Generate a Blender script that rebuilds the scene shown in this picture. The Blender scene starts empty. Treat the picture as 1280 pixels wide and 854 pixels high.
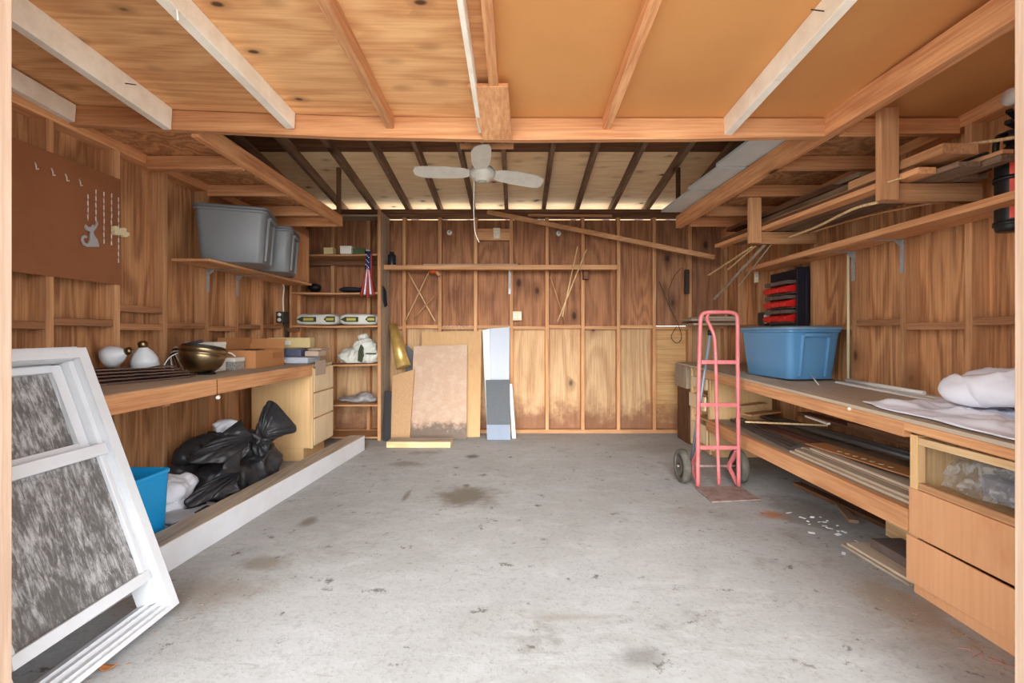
import bpy, bmesh, math, random
from mathutils import Vector, Matrix, noise
random.seed(7)
SC = bpy.context.scene
COL = SC.collection
# ------------------------------------------------------------------ camera, light, exposure
F_PX, VX, VY, EYE = 580.0, 645.0, 418.0, 1.11
cam_d = bpy.data.cameras.new('camera')
cam_d.sensor_fit = 'HORIZONTAL'; cam_d.sensor_width = 36.0
cam_d.lens = 36.0 * F_PX / 1280.0
cam_d.shift_x = (640 - VX) / 1280.0
cam_d.shift_y = -(427 - VY) / 1280.0
cam_d.clip_start = 0.02
cam = bpy.data.objects.new('camera', cam_d); COL.objects.link(cam)
cam.location = (0, 0, EYE); cam.rotation_euler = (math.pi / 2, 0, 0)
SC.camera = cam
world = bpy.data.worlds.new('overcast_sky'); SC.world = world; world.use_nodes = True
wn = world.node_tree.nodes['Background']
wn.inputs[0].default_value = (0.93, 0.965, 1.0, 1); wn.inputs[1].default_value = 4.4
sun_d = bpy.data.lights.new('added_fill_sun', 'SUN'); sun_d.energy = 6.2; sun_d.angle = math.radians(50)
sun_d.color = (1.0, 0.97, 0.93)
sun = bpy.data.objects.new('added_fill_sun', sun_d); COL.objects.link(sun)
sun.rotation_euler = (math.radians(90 - 9), 0, math.radians(0))   # added wide soft sun, low behind the camera, brightening the shed's back
sun.location = (0, -6, 4)
SC.view_settings.view_transform = 'Standard'; SC.view_settings.look = 'None'
SC.view_settings.gamma = 1.0; SC.view_settings.use_curve_mapping = False
SC.view_settings.exposure = 0.41
SC.cycles.diffuse_bounces = 8; SC.cycles.max_bounces = 12; SC.cycles.transparent_max_bounces = 12

# ------------------------------------------------------------------ helpers
def L(c):
    return tuple(((v / 255) / 12.92 if v / 255 <= 0.04045 else ((v / 255 + 0.055) / 1.055) ** 2.4) for v in c[:3]) + (1.0,)

def at(px, py, Y):
    return Vector(((px - VX) / F_PX * Y, Y, EYE - (py - VY) / F_PX * Y))

def wloc(o):
    v = Vector((0, 0, 0))
    while o is not None:
        v += o.location; o = o.parent
    return v

class MB:
    def __init__(s): s.v = []; s.f = []; s.sm = []
    def add(s, vs, fs, smooth=False):
        b = len(s.v); s.v += [Vector(p) for p in vs]
        for f in fs: s.f.append([b + i for i in f]); s.sm.append(smooth)
        return s
    def hexa(s, p):
        return s.add(p, [(0, 3, 2, 1), (4, 5, 6, 7), (0, 1, 5, 4), (1, 2, 6, 5), (2, 3, 7, 6), (3, 0, 4, 7)])
    def box(s, x0, x1, y0, y1, z0, z1):
        return s.hexa([(x0, y0, z0), (x1, y0, z0), (x1, y1, z0), (x0, y1, z0), (x0, y0, z1), (x1, y0, z1), (x1, y1, z1), (x0, y1, z1)])
    def obox(s, c, size, rot):
        c = Vector(c); h = Vector(size) / 2
        P = [c + rot @ Vector((a * h.x, b * h.y, d * h.z)) for d in (-1, 1) for a, b in ((-1, -1), (1, -1), (1, 1), (-1, 1))]
        return s.hexa(P)
    def bar(s, p0, p1, w, h, up=(0, 0, 1)):
        p0, p1 = Vector(p0), Vector(p1); d = (p1 - p0).normalized(); up = Vector(up)
        if abs(d.dot(up)) > .99: up = Vector((0, 1, 0))
        a = d.cross(up).normalized() * (w / 2); b = a.cross(d).normalized() * (h / 2)
        P = []
        for q in (p0, p1): P += [q - a - b, q + a - b, q + a + b, q - a + b]
        return s.hexa(P)
    def prism(s, poly, vec):
        poly = [Vector(p) for p in poly]; vec = Vector(vec); n = len(poly)
        return s.add(poly + [p + vec for p in poly], [list(range(n))[::-1], list(range(n, 2 * n))] + [(i, (i + 1) % n, n + (i + 1) % n, n + i) for i in range(n)])
    def slab(s, poly, t):
        poly = [Vector(p) for p in poly]
        n = (poly[1] - poly[0]).cross(poly[2] - poly[0]).normalized()
        return s.prism(poly, n * t)
    def tube(s, pts, r, n=8, smooth=True):
        pts = [Vector(p) for p in pts]; m = len(pts)
        rs = r if isinstance(r, (list, tuple)) else [r] * m
        vs = []; fs = []; prev = None
        for i, p in enumerate(pts):
            d = (pts[min(i + 1, m - 1)] - pts[max(i - 1, 0)]).normalized()
            if prev is None:
                u = Vector((0, 0, 1)) if abs(d.z) < .9 else Vector((1, 0, 0))
                a = d.cross(u).normalized()
            else:
                a = (prev - d * prev.dot(d)).normalized()
            prev = a; b = d.cross(a)
            for k in range(n):
                t = 2 * math.pi * k / n
                vs.append(p + (a * math.cos(t) + b * math.sin(t)) * rs[i])
        for i in range(m - 1):
            for k in range(n):
                fs.append((i * n + k, i * n + (k + 1) % n, (i + 1) * n + (k + 1) % n, (i + 1) * n + k))
        s.add(vs, fs, smooth)
        s.add(vs[:n], [list(range(n))[::-1]]); s.add(vs[-n:], [list(range(n))])
        return s
    def lathe(s, prof, o, rot=None, n=28):
        rot = rot or Matrix.Identity(3); o = Vector(o); vs = []; fs = []
        for r, z in prof:
            for k in range(n):
                t = 2 * math.pi * k / n
                vs.append(o + rot @ Vector((r * math.cos(t), r * math.sin(t), z)))
        m = len(prof)
        for i in range(m - 1):
            for k in range(n):
                fs.append((i * n + k, i * n + (k + 1) % n, (i + 1) * n + (k + 1) % n, (i + 1) * n + k))
        s.add(vs, fs, True)
        if prof[0][0] > 1e-4: s.add(vs[:n], [list(range(n))[::-1]])
        if prof[-1][0] > 1e-4: s.add(vs[-n:], [list(range(n))])
        return s
    def loft(s, loops, smooth=True, cap=(True, True)):
        n = len(loops[0]); vs = [p for lp in loops for p in lp]; fs = []
        for i in range(len(loops) - 1):
            for k in range(n):
                fs.append((i * n + k, i * n + (k + 1) % n, (i + 1) * n + (k + 1) % n, (i + 1) * n + k))
        s.add(vs, fs, smooth)
        if cap[0]: s.add(loops[0], [list(range(n))[::-1]])
        if cap[1]: s.add(loops[-1], [list(range(n))])
        return s
    def grid(s, fn, nu, nv, thick=0.0, smooth=True):
        vs = [Vector(fn(i / nu, j / nv)) for j in range(nv + 1) for i in range(nu + 1)]
        fs = [(j * (nu + 1) + i, j * (nu + 1) + i + 1, (j + 1) * (nu + 1) + i + 1, (j + 1) * (nu + 1) + i) for j in range(nv) for i in range(nu)]
        s.add(vs, fs, smooth)
        return s
    def ball(s, c, r, rot=None, sub=3):
        bm = bmesh.new(); bmesh.ops.create_icosphere(bm, subdivisions=sub, radius=1.0)
        rot = rot or Matrix.Identity(3); c = Vector(c); r = (r, r, r) if isinstance(r, (int, float)) else r
        bm.verts.ensure_lookup_table()
        vs = [c + rot @ Vector((v.co.x * r[0], v.co.y * r[1], v.co.z * r[2])) for v in bm.verts]
        fs = [[v.index for v in f.verts] for f in bm.faces]; bm.free()
        return s.add(vs, fs, True)
    def warp(s, fn):
        s.v = [Vector(fn(p)) for p in s.v]; return s
    def build(s, name, mat, parent=None, bevel=0.0, kind=None, label=None, solid=0.0, weld=False):
        if parent is not None: o0 = wloc(parent)
        else:
            xs = [p.x for p in s.v]; ys = [p.y for p in s.v]; zs = [p.z for p in s.v]
            o0 = Vector(((min(xs) + max(xs)) / 2, (min(ys) + max(ys)) / 2, min(zs)))
        me = bpy.data.meshes.new(name)
        bm = bmesh.new()
        bv = [bm.verts.new(p - o0) for p in s.v]
        for f, sm in zip(s.f, s.sm):
            try:
                fc = bm.faces.new([bv[i] for i in f]); fc.smooth = sm
            except ValueError: pass
        bmesh.ops.remove_doubles(bm, verts=bm.verts, dist=1e-5)
        bmesh.ops.recalc_face_normals(bm, faces=bm.faces)
        bm.to_mesh(me); bm.free()
        if mat is not None: me.materials.append(mat)
        o = bpy.data.objects.new(name, me); COL.objects.link(o)
        if parent is not None: o.parent = parent
        else: o.location = o0
        if bevel:
            m = o.modifiers.new('bevel', 'BEVEL'); m.width = bevel; m.segments = 2; m.limit_method = 'ANGLE'; m.angle_limit = math.radians(40)
        if solid:
            m = o.modifiers.new('solid', 'SOLIDIFY'); m.thickness = solid; m.offset = 0
        if kind: o['kind'] = kind
        if label: o['label'] = label
        return o

def tag(o, label, cat, group=None, kind=None):
    o['label'] = label; o['category'] = cat
    if group: o['group'] = group
    if kind: o['kind'] = kind
    return o
def thing(name, label, cat, loc, group=None):
    o = bpy.data.objects.new(name, None); COL.objects.link(o); o.location = loc; o.empty_display_size = .1
    return tag(o, label, cat, group)
def one(name, mb, mat, label, cat, group=None, bevel=0.0, solid=0.0, kind=None):
    return tag(mb.build(name, mat, None, bevel, None, None, solid), label, cat, group, kind)
def dup(o, parent=None, loc=None, rotz=None, label=None):
    c = o.copy(); COL.objects.link(c)
    if parent is not None: c.parent = parent
    if loc is not None: c.location = loc
    if rotz is not None: c.rotation_euler = (0, 0, rotz)
    if label: c['label'] = label
    for ch in list(o.children): dup(ch, c)
    return c
def rz(a): return Matrix.Rotation(math.radians(a), 3, 'Z')
def rx(a): return Matrix.Rotation(math.radians(a), 3, 'X')
def ry(a): return Matrix.Rotation(math.radians(a), 3, 'Y')
def spline(pts, n=6):
    pts = [Vector(p) for p in pts]; out = []
    for i in range(len(pts) - 1):
        p0 = pts[max(i - 1, 0)]; p1 = pts[i]; p2 = pts[i + 1]; p3 = pts[min(i + 2, len(pts) - 1)]
        for k in range(n):
            t = k / n
            out.append(0.5 * ((2 * p1) + (-p0 + p2) * t + (2 * p0 - 5 * p1 + 4 * p2 - p3) * t * t + (-p0 + 3 * p1 - 3 * p2 + p3) * t ** 3))
    out.append(pts[-1]); return out
def rrect(cx, cy, z, w, d, r, rot=0, n=5):
    out = []; R = rz(rot)
    for sx, sy, a0 in ((1, 1, 0), (-1, 1, 90), (-1, -1, 180), (1, -1, 270)):
        for k in range(n + 1):
            a = math.radians(a0 + 90 * k / n)
            p = R @ Vector((sx * (w / 2 - r) + r * math.cos(a), sy * (d / 2 - r) + r * math.sin(a), 0))
            out.append(Vector((cx + p.x, cy + p.y, z)))
    return out
def nz(x, y, z=0, o=2):
    return noise.fractal(Vector((x, y, z)), 1.0, 2.0, o)

# ------------------------------------------------------------------ materials
class NT:
    def __init__(s, name):
        s.m = bpy.data.materials.new(name); s.m.use_nodes = True; s.t = s.m.node_tree; s.t.nodes.clear()
        s.out = s.n('ShaderNodeOutputMaterial'); s.b = s.n('ShaderNodeBsdfPrincipled')
        s.l(s.b.outputs[0], s.out.inputs[0])
    def n(s, t): return s.t.nodes.new(t)
    def l(s, a, b): s.t.links.new(a, b)
    def val(s, sock, v):
        if hasattr(v, 'is_output'): s.l(v, sock)
        else: sock.default_value = v
    def math(s, op, a, b=0.0, clamp=False):
        n = s.n('ShaderNodeMath'); n.operation = op; n.use_clamp = clamp
        s.val(n.inputs[0], a); s.val(n.inputs[1], b); return n.outputs[0]
    def coord(s, rand=True):
        tc = s.n('ShaderNodeTexCoord'); v = tc.outputs['Object']
        if rand:
            oi = s.n('ShaderNodeObjectInfo'); m = s.math('MULTIPLY', oi.outputs['Random'], 53.0)
            a = s.n('ShaderNodeVectorMath'); a.operation = 'ADD'; s.l(v, a.inputs[0]); s.l(m, a.inputs[1]); v = a.outputs[0]
            s.rand = oi.outputs['Random']
        return v
    def mapv(s, v, sc, loc=(0, 0, 0)):
        m = s.n('ShaderNodeMapping'); s.l(v, m.inputs[0]); m.inputs['Scale'].default_value = sc; m.inputs['Location'].default_value = loc; return m.outputs[0]
    def noise(s, v, sc=1.0, det=2.0, rough=.5, dist=0.0):
        n = s.n('ShaderNodeTexNoise'); s.l(v, n.inputs['Vector']); n.inputs['Scale'].default_value = sc
        n.inputs['Detail'].default_value = det; n.inputs['Roughness'].default_value = rough; n.inputs['Distortion'].default_value = dist
        return n.outputs['Fac']
    def voro(s, v, sc=1.0):
        n = s.n('ShaderNodeTexVoronoi'); s.l(v, n.inputs['Vector']); n.inputs['Scale'].default_value = sc
        return n.outputs['Distance'], n.outputs['Color']
    def ss(s, v, a, b, lo=0.0, hi=1.0):
        n = s.n('ShaderNodeMapRange'); n.interpolation_type = 'SMOOTHSTEP'; s.val(n.inputs['Value'], v)
        n.inputs['From Min'].default_value = a; n.inputs['From Max'].default_value = b; n.inputs['To Min'].default_value = lo; n.inputs['To Max'].default_value = hi
        return n.outputs[0]
    def mix(s, f, a, b, mode='MIX'):
        n = s.n('ShaderNodeMix'); n.data_type = 'RGBA'; n.blend_type = mode
        s.val(n.inputs['Factor'], f); s.val(n.inputs['A'] if False else n.inputs[6], a); s.val(n.inputs[7], b); return n.outputs[2]
    def bump(s, h, strength=.2, dist=.01):
        n = s.n('ShaderNodeBump'); n.inputs['Strength'].default_value = strength; n.inputs['Distance'].default_value = dist
        s.l(h, n.inputs['Height']); s.l(n.outputs[0], s.b.inputs['Normal'])
    def done(s, col, rough=.6, metal=0.0, spec=.3):
        s.val(s.b.inputs['Base Color'], col); s.val(s.b.inputs['Roughness'], rough); s.b.inputs['Metallic'].default_value = metal
        s.b.inputs['Specular IOR Level'].default_value = spec
        return s.m

def wood(name, dark, light, axis='Z', ring=22.0, knots=0.0, rings=.45, stain=0.0, stain_c=(60, 40, 28), rough=.68, fat=1.0, var=.16, kfreq=1.0, base=None, fa=1.0):
    def soft(c):
        g = .3 * c[0] + .6 * c[1] + .1 * c[2]
        if c[0] - c[2] < 50: return c
        return tuple(min(250, v) for v in ((c[0] * .84 + g * .16) * 1.04, (c[1] * .88 + g * .12) * 1.065, (c[2] * .84 + g * .16) * 1.05))
    dark, light = soft(dark), soft(light)
    t = NT(name); v = t.coord()
    def sc(along, across):
        return tuple(along if 'XYZ'[i] == axis else across for i in range(3))
    n1 = t.noise(t.mapv(v, sc(.55 * fat, 3.2 * fat)), 1.0, 2.0, .5, .3)
    ringv = t.ss(t.math('SINE', t.math('MULTIPLY', n1, ring * 2.2)), -1.0, 1.0)
    fine = t.noise(t.mapv(v, sc(2.5, 75.0)), 1.0, 3.0, .6)
    big = t.noise(t.mapv(v, sc(.7, 1.6)), 1.4, 3.0, .55)
    f = t.math('ADD', t.math('MULTIPLY', ringv, rings), t.math('MULTIPLY', t.ss(fine, .33, .67), (.68 - rings * .5) * fa))
    f = t.math('ADD', f, t.math('MULTIPLY', t.math('SUBTRACT', big, .5), .55), True)
    c = t.mix(f, L(light), L(dark))
    if knots:
        kv = t.mapv(v, sc(2.6 * kfreq, 4.6 * kfreq)); d, kc = t.voro(kv, 1.0)
        sx = t.n('ShaderNodeSeparateColor'); t.l(kc, sx.inputs[0])
        on = t.math('LESS_THAN', sx.outputs[0], knots)
        dd = t.math('ADD', d, t.math('MULTIPLY', t.math('SUBTRACT', fine, .5), .10))
        k = t.math('MULTIPLY', t.ss(dd, .07, .17, 1.0, 0.0), on)
        halo = t.math('MULTIPLY', t.ss(dd, .12, .42, .55, 0.0), on)
        c = t.mix(halo, c, L(tuple(x * .8 for x in dark)))
        c = t.mix(t.math('MULTIPLY', k, .9), c, L((62, 38, 26)))
    if stain:
        st = t.noise(t.mapv(v, sc(1.1, 1.9)), 1.7, 5.0, .62)
        c = t.mix(t.ss(st, .52, .75, 0.0, stain), c, L(stain_c))
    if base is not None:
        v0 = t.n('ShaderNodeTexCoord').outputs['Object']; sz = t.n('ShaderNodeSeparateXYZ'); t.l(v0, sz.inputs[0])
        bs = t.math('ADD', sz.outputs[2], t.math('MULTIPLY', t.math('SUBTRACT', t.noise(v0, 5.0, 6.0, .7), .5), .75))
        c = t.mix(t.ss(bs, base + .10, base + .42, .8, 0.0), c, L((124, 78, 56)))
    h = t.n('ShaderNodeHueSaturation'); t.l(c, h.inputs['Color'])
    t.l(t.math('ADD', t.math('MULTIPLY', t.rand, var * 2), 1.0 - var), h.inputs['Value'])
    t.bump(t.math('ADD', fine, t.math('MULTIPLY', ringv, .4)), .25, .0025)
    return t.done(h.outputs[0], rough, 0, .25)
def plain(name, col, rough=.5, metal=0.0, spec=.4, mott=.0, col2=None, scale=9.0, bump=0.0):
    t = NT(name); c = L(col)
    if mott or bump:
        v = t.coord(); n = t.noise(v, scale, 5.0, .6)
        if mott: c = t.mix(t.ss(n, .35, .7, 0, mott), L(col), L(col2 or tuple(x * .6 for x in col)))
        if bump: t.bump(n, bump, .01)
    return t.done(c, rough, metal, spec)

M = {}
RED = ((120, 66, 38), (178, 112, 70)); TAN = ((176, 118, 74), (222, 172, 120)); FIR = ((186, 112, 66), (228, 160, 106))
for ax in 'XYZ':
    M['stud' + ax] = wood('stud lumber along ' + ax, (168, 106, 64), (212, 152, 102), ax, 14, .10, .30, .25, (110, 70, 44))
    M['fir' + ax] = wood('orange fir lumber along ' + ax, FIR[0], FIR[1], ax, 13, .12, .32, .2, (140, 82, 48))
    M['aged' + ax] = wood('aged brown rafter along ' + ax, (104, 78, 60), (150, 118, 94), ax, 14, .05, .3, .3, (74, 56, 46))
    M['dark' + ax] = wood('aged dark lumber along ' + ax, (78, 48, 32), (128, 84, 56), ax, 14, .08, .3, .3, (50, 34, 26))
    M['grey' + ax] = wood('weathered gray board along ' + ax, (136, 120, 104), (192, 176, 156), ax, 16, .0, .3, .3, (86, 74, 64))
    M['pale' + ax] = wood('pale plywood along ' + ax, (204, 152, 98), (236, 194, 142), ax, 20, .0, .28, .18, (168, 116, 74))
M['wall_side'] = wood('side wall plywood', (144, 86, 50), (216, 150, 96), 'Z', 30, .16, .45, .35, (110, 66, 42), fat=.9)
M['block'] = wood('reddish blocking', (132, 80, 50), (182, 122, 80), 'Y', 12, .0, .3, .3)
M['wall_red'] = wood('dark red-brown plywood', (126, 74, 46), (184, 120, 78), 'Z', 26, .18, .4, .45, (84, 50, 36))
M['wall_knot'] = wood('knotty brown plywood', (124, 76, 50), (176, 118, 80), 'Z', 26, .55, .4, .3, (80, 50, 36))
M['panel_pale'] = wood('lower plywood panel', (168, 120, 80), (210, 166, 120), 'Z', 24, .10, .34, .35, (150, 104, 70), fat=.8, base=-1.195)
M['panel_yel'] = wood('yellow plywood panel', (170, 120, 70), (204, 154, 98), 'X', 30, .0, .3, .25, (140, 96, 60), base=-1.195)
M['ceil_ply'] = wood('ceiling plywood', (206, 134, 80), (236, 176, 116), 'X', 30, .38, .5, .2, (170, 102, 62), fat=.9, var=.06, kfreq=2.1)
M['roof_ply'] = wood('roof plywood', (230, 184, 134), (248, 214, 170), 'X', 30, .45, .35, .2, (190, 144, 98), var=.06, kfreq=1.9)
M['hardboard'] = plain('orange hardboard', (216, 156, 96), .6, 0, .3, .35, (200, 138, 80), 2.0)
M['peg'] = plain('brown hardboard', (150, 98, 66), .5, 0, .35, .5, (126, 78, 52), 3.0)
M['white_wood'] = plain('chipped white paint', (250, 244, 230), .6, 0, .3, .5, (216, 200, 176), 7.0, .1)
M['white_vinyl'] = plain('white vinyl', (212, 215, 219), .4, 0, .45, .3, (190, 190, 188), 6.0)
M['white_timber'] = plain('white painted timber', (222, 225, 230), .55, 0, .3, .35, (196, 192, 186), 4.0)
M['bench_top'] = wood('dusty bench top', (176, 156, 132), (208, 190, 166), 'Y', 10, .0, .2, .4, (140, 122, 102), fa=.6)
M['jamb'] = wood('jamb wood', (158, 122, 100), (188, 154, 132), 'Z', 12, .0, .25, .2, (190, 150, 126))
M['part_board'] = plain('particle board', (190, 154, 116), .75, 0, .2, .5, (168, 132, 96), 60.0)
M['cardboard'] = plain('cardboard', (196, 140, 92), .8, 0, .15, .35, (178, 122, 78), 5.0)
M['tan_panel'] = wood('tan cabinet plywood', (206, 150, 94), (232, 184, 126), 'Z', 8, .0, .14, .1, var=.04, fa=.4)
M['drawer_ply'] = wood('drawer plywood', (206, 168, 124), (234, 204, 164), 'Z', 12, .0, .2, .1, var=.05, fa=.5)
M['cab_ply'] = wood('orange cabinet plywood', (204, 130, 82), (226, 158, 108), 'Z', 7, .03, .14, .5, (190, 118, 70), var=.04, fa=.35)
M['grey_plastic'] = plain('gray plastic', (122, 126, 130), .42, 0, .45, .2, (108, 112, 116), 3.0)
M['grey_lid'] = plain('gray plastic lid', (104, 108, 112), .45)
M['blue_tote'] = plain('slate blue plastic', (86, 140, 184), .4, 0, .45, .3, (112, 160, 198), 3.0)
M['blue_lid'] = plain('dusty blue lid', (106, 142, 170), .55, 0, .35, .5, (130, 156, 174), 9.0)
M['bright_blue'] = plain('bright blue plastic', (28, 164, 232), .35)
M['black_bag'] = plain('black plastic film', (40, 41, 45), .42, 0, .45, .5, (70, 66, 66), 6.0)
M['black'] = plain('black plastic', (26, 26, 28), .45)
M['black_pipe'] = plain('dark brown black pipe', (74, 68, 66), .4, 0, .5, .5, (92, 82, 76), 14.0)
M['iron'] = plain('dark metal', (70, 66, 62), .5, .6)
M['steel'] = plain('gray steel', (176, 180, 184), .45, .3, .5, .3, (110, 104, 98), 20)
M['grey_pole'] = plain('gray painted pole', (132, 136, 146), .4, .2)
M['brass'] = plain('antique brass', (158, 140, 108), .33, 1.0, .5, .5, (96, 80, 58), 6.0)
M['gold'] = plain('gold foil', (206, 172, 96), .36, .55, .5, .6, (236, 214, 150), 14.0)
M['glass_white'] = plain('frosted white glass', (222, 230, 236), .3, 0, .5)
M['brown_blade'] = plain('dark brown fan blade', (112, 92, 84), .4, 0, .4, .3, (138, 116, 106), 12)
M['white_fan'] = plain('off white enamel', (226, 224, 214), .45, 0, .4, .4, (196, 192, 180), 14)
M['cloth_white'] = plain('white cotton', (236, 238, 246), .9, 0, .1)
M['cloth_grey'] = plain('light gray cloth', (196, 198, 202), .9, 0, .1)
M['cloth_dark'] = plain('charcoal cloth', (52, 52, 58), .9, 0, .1)
M['pink'] = plain('faded pink red paint', (200, 108, 110), .45, 0, .4, .45, (220, 146, 146), 12)
M['rust'] = plain('rusty plate', (160, 142, 136), .75, 0, .2, .7, (128, 98, 88), 18, .3)
M['rubber'] = plain('dusty rubber tire', (86, 84, 78), .8, 0, .2, .6, (120, 114, 102), 16, .3)
M['hub'] = plain('tan wheel hub', (226, 194, 158), .6, 0, .3, .5, (170, 128, 98), 16)
M['red'] = plain('red plastic', (214, 40, 38), .4)
M['navy'] = plain('navy black panel', (22, 24, 38), .5)
M['bin_grey'] = plain('gray brown bin', (104, 92, 84), .6)
M['red_label'] = plain('orange red label', (238, 92, 74), .5)
M['white_plastic'] = plain('white plastic', (232, 230, 222), .45)
M['cream'] = plain('cream plastic', (226, 214, 176), .6)
M['beige_box'] = plain('beige carton', (212, 192, 140), .7)
M['green'] = plain('dark green carton', (70, 92, 56), .6)
M['bag_white'] = plain('white woven bag', (222, 224, 216), .55, 0, .35, .2, (190, 192, 186), 12)
M['bag_green'] = plain('dark olive print', (58, 66, 44), .5)
M['bag_yellow'] = plain('yellow print', (196, 184, 84), .5)
M['navy_pack'] = plain('blue gray package', (88, 96, 120), .5, 0, .4, .6, (58, 62, 82), 30)
M['panel_bluewhite'] = plain('pale blue white panel', (188, 196, 210), .5, 0, .35, .2, (172, 182, 198), 3)
M['panel_dark'] = plain('speckled gray panel', (98, 102, 106), .7, 0, .25, .4, (80, 84, 88), 90)
M['panel_bluegrey'] = plain('blue gray panel', (134, 146, 164), .6, 0, .3, .3, (118, 128, 144), 10)
M['flag_blue'] = plain('flag blue', (44, 50, 96), .85)
M['flag_red'] = plain('flag red', (176, 66, 66), .85)
M['paper'] = plain('gray beige card', (186, 166, 148), .8)
M['zinc'] = plain('galvanised panel', (206, 214, 214), .5, .0, .5, .3, (170, 182, 182), 5)
M['bamboo'] = wood('thin pale sticks', (176, 128, 78), (224, 186, 136), 'Z', 10, 0, .2, 0)
M['skin_speck'] = plain('speckled stone pattern', (196, 194, 188), .6, 0, .3, 1.0, (96, 96, 92), 160)

def floor_mat():
    t = NT('stained concrete'); v = t.coord(False)
    big = t.noise(v, .9, 6.0, .6); mid = t.noise(t.mapv(v, (1.0, 2.4, 1)), 3.4, 6.0, .65, .6); fine = t.noise(v, 70.0, 4.0, .7)
    c = t.mix(t.ss(big, .3, .7), L((176, 177, 177)), L((160, 160, 157)))
    c = t.mix(t.ss(mid, .42, .75, 0, .5), c, L((190, 192, 193)))
    c = t.mix(t.ss(t.noise(v, 26.0, 5.0, .7), .5, .72, 0, .4), c, L((138, 135, 129)))
    c = t.mix(t.ss(t.noise(t.mapv(v, (1, 1, 1), (7, 3, 0)), 2.3, 7.0, .7), .56, .74, 0, .6), c, L((122, 117, 108)))
    c = t.mix(t.ss(fine, .54, .70, 0, .4), c, L((120, 116, 110)))
    scr = t.noise(t.mapv(v, (2.0, 16.0, 1)), 2.0, 4.0, .6, 1.2)
    c = t.mix(t.ss(scr, .62, .72, 0, .35), c, L((126, 122, 116)))
    sp = t.noise(v, 9.0, 6.0, .75)
    c = t.mix(t.ss(sp, .60, .68, 0, .75), c, L((86, 82, 76)))
    def blot(cx, cy, rx_, ry_, col, amt, edge=.75):
        nonlocal c
        m = t.mapv(v, (1 / rx_, 1 / ry_, 0), (-cx / rx_, -cy / ry_, 0))
        ln = t.n('ShaderNodeVectorMath'); ln.operation = 'LENGTH'; t.l(m, ln.inputs[0])
        d = t.math('ADD', ln.outputs['Value'], t.math('MULTIPLY', t.math('SUBTRACT', t.noise(v, 6.0, 5.0, .65), .5), 1.5))
        c = t.mix(t.ss(d, 1.0 - edge, 1.0, amt, 0.0), c, L(col))
    OX, OY = FLOOR_C
    for px, py, w, h, col, amt in ((585, 620, .30, .30, (118, 110, 98), .95), (583, 607, .05, .05, (96, 90, 82), .7), (965, 643, .11, .11, (176, 118, 76), .85),
                                   (508, 620, .03, .16, (112, 104, 94), .7), (590, 571, .09, .09, (96, 90, 82), .8), (510, 580, .2, .12, (120, 112, 102), .6),
                                   (385, 652, .06, .1, (108, 98, 86), .7), (330, 704, .16, .1, (130, 120, 106), .7), (800, 822, .11, .08, (104, 100, 94), .6),
                                   (860, 640, .14, .1, (150, 144, 136), .5), (700, 772, .22, .03, (150, 142, 130), .6), (262, 740, .3, .2, (140, 128, 112), .6),
                                   (1010, 640, .3, .4, (112, 106, 96), .6), (1130, 760, .2, .35, (146, 130, 110), .6), (820, 560, .5, .3, (146, 142, 134), .5)):
        Y = EYE * F_PX / (py - VY); X = (px - VX) / F_PX * Y
        blot(X - OX, Y - OY, w, h, col, amt)
    t.bump(t.math('ADD', fine, t.math('MULTIPLY', mid, 2.0)), .25, .004)
    return t.done(c, .82, 0, .2)
FLOOR_C = (0.0, 2.05)
M['floor'] = floor_mat()
def dirty_glass():
    t = NT('dirty window glass'); v = t.coord()
    st = t.noise(t.mapv(v, (14.0, 30.0, 5.0)), 2.8, 8.0, .78, .5); bl = t.noise(v, 7.0, 4.0, .6)
    f = t.math('ADD', st, t.math('MULTIPLY', t.math('SUBTRACT', bl, .5), .6))
    tr = t.n('ShaderNodeBsdfTransparent'); tr.inputs[0].default_value = (.32, .33, .33, 1)
    gl = t.n('ShaderNodeBsdfGlossy'); gl.inputs['Roughness'].default_value = .05; gl.inputs[0].default_value = (.9, .95, .95, 1)
    m1 = t.n('ShaderNodeMixShader'); m1.inputs[0].default_value = .08; t.l(tr.outputs[0], m1.inputs[1]); t.l(gl.outputs[0], m1.inputs[2])
    t.done(t.mix(t.ss(f, .42, .70), L((112, 109, 107)), L((186, 186, 186))), .8, 0, .2)
    m2 = t.n('ShaderNodeMixShader'); t.l(t.ss(f, .30, .60, .72, .97), m2.inputs[0]); t.l(m1.outputs[0], m2.inputs[1]); t.l(t.b.outputs[0], m2.inputs[2])
    t.l(m2.outputs[0], t.out.inputs[0]); return t.m
M['glass'] = dirty_glass()
def film():
    t = NT('clear plastic film'); v = t.coord()
    f = t.noise(t.mapv(v, (5, 14, 14)), 1.4, 5.0, .65, 1.0)
    tr = t.n('ShaderNodeBsdfTransparent'); tr.inputs[0].default_value = (.92, .92, .92, 1)
    t.done(L((196, 196, 194)), .3, 0, .6)
    m2 = t.n('ShaderNodeMixShader'); t.l(t.ss(f, .35, .7, .14, .62), m2.inputs[0]); t.l(tr.outputs[0], m2.inputs[1]); t.l(t.b.outputs[0], m2.inputs[2])
    t.l(m2.outputs[0], t.out.inputs[0]); return t.m
M['film'] = film()
def mould_board():
    t = NT('water stained board'); v = t.coord(False)
    sx = t.n('ShaderNodeSeparateXYZ'); t.l(v, sx.inputs[0])
    n = t.noise(v, 9.0, 6.0, .7); d = t.math('ADD', sx.outputs[2], t.math('MULTIPLY', t.math('SUBTRACT', n, .5), .35))
    c = t.mix(t.ss(t.noise(v, 80, 3, .6), .4, .7, 0, .3), L((190, 162, 140)), L((168, 138, 116)))
    c = t.mix(t.ss(n, .45, .65, 0, .35), c, L((208, 190, 174)))
    c = t.mix(t.ss(d, .09, .2, .8, 0.0), c, L((92, 84, 78)))
    return t.done(c, .8, 0, .15)
M['mould'] = mould_board()
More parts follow.
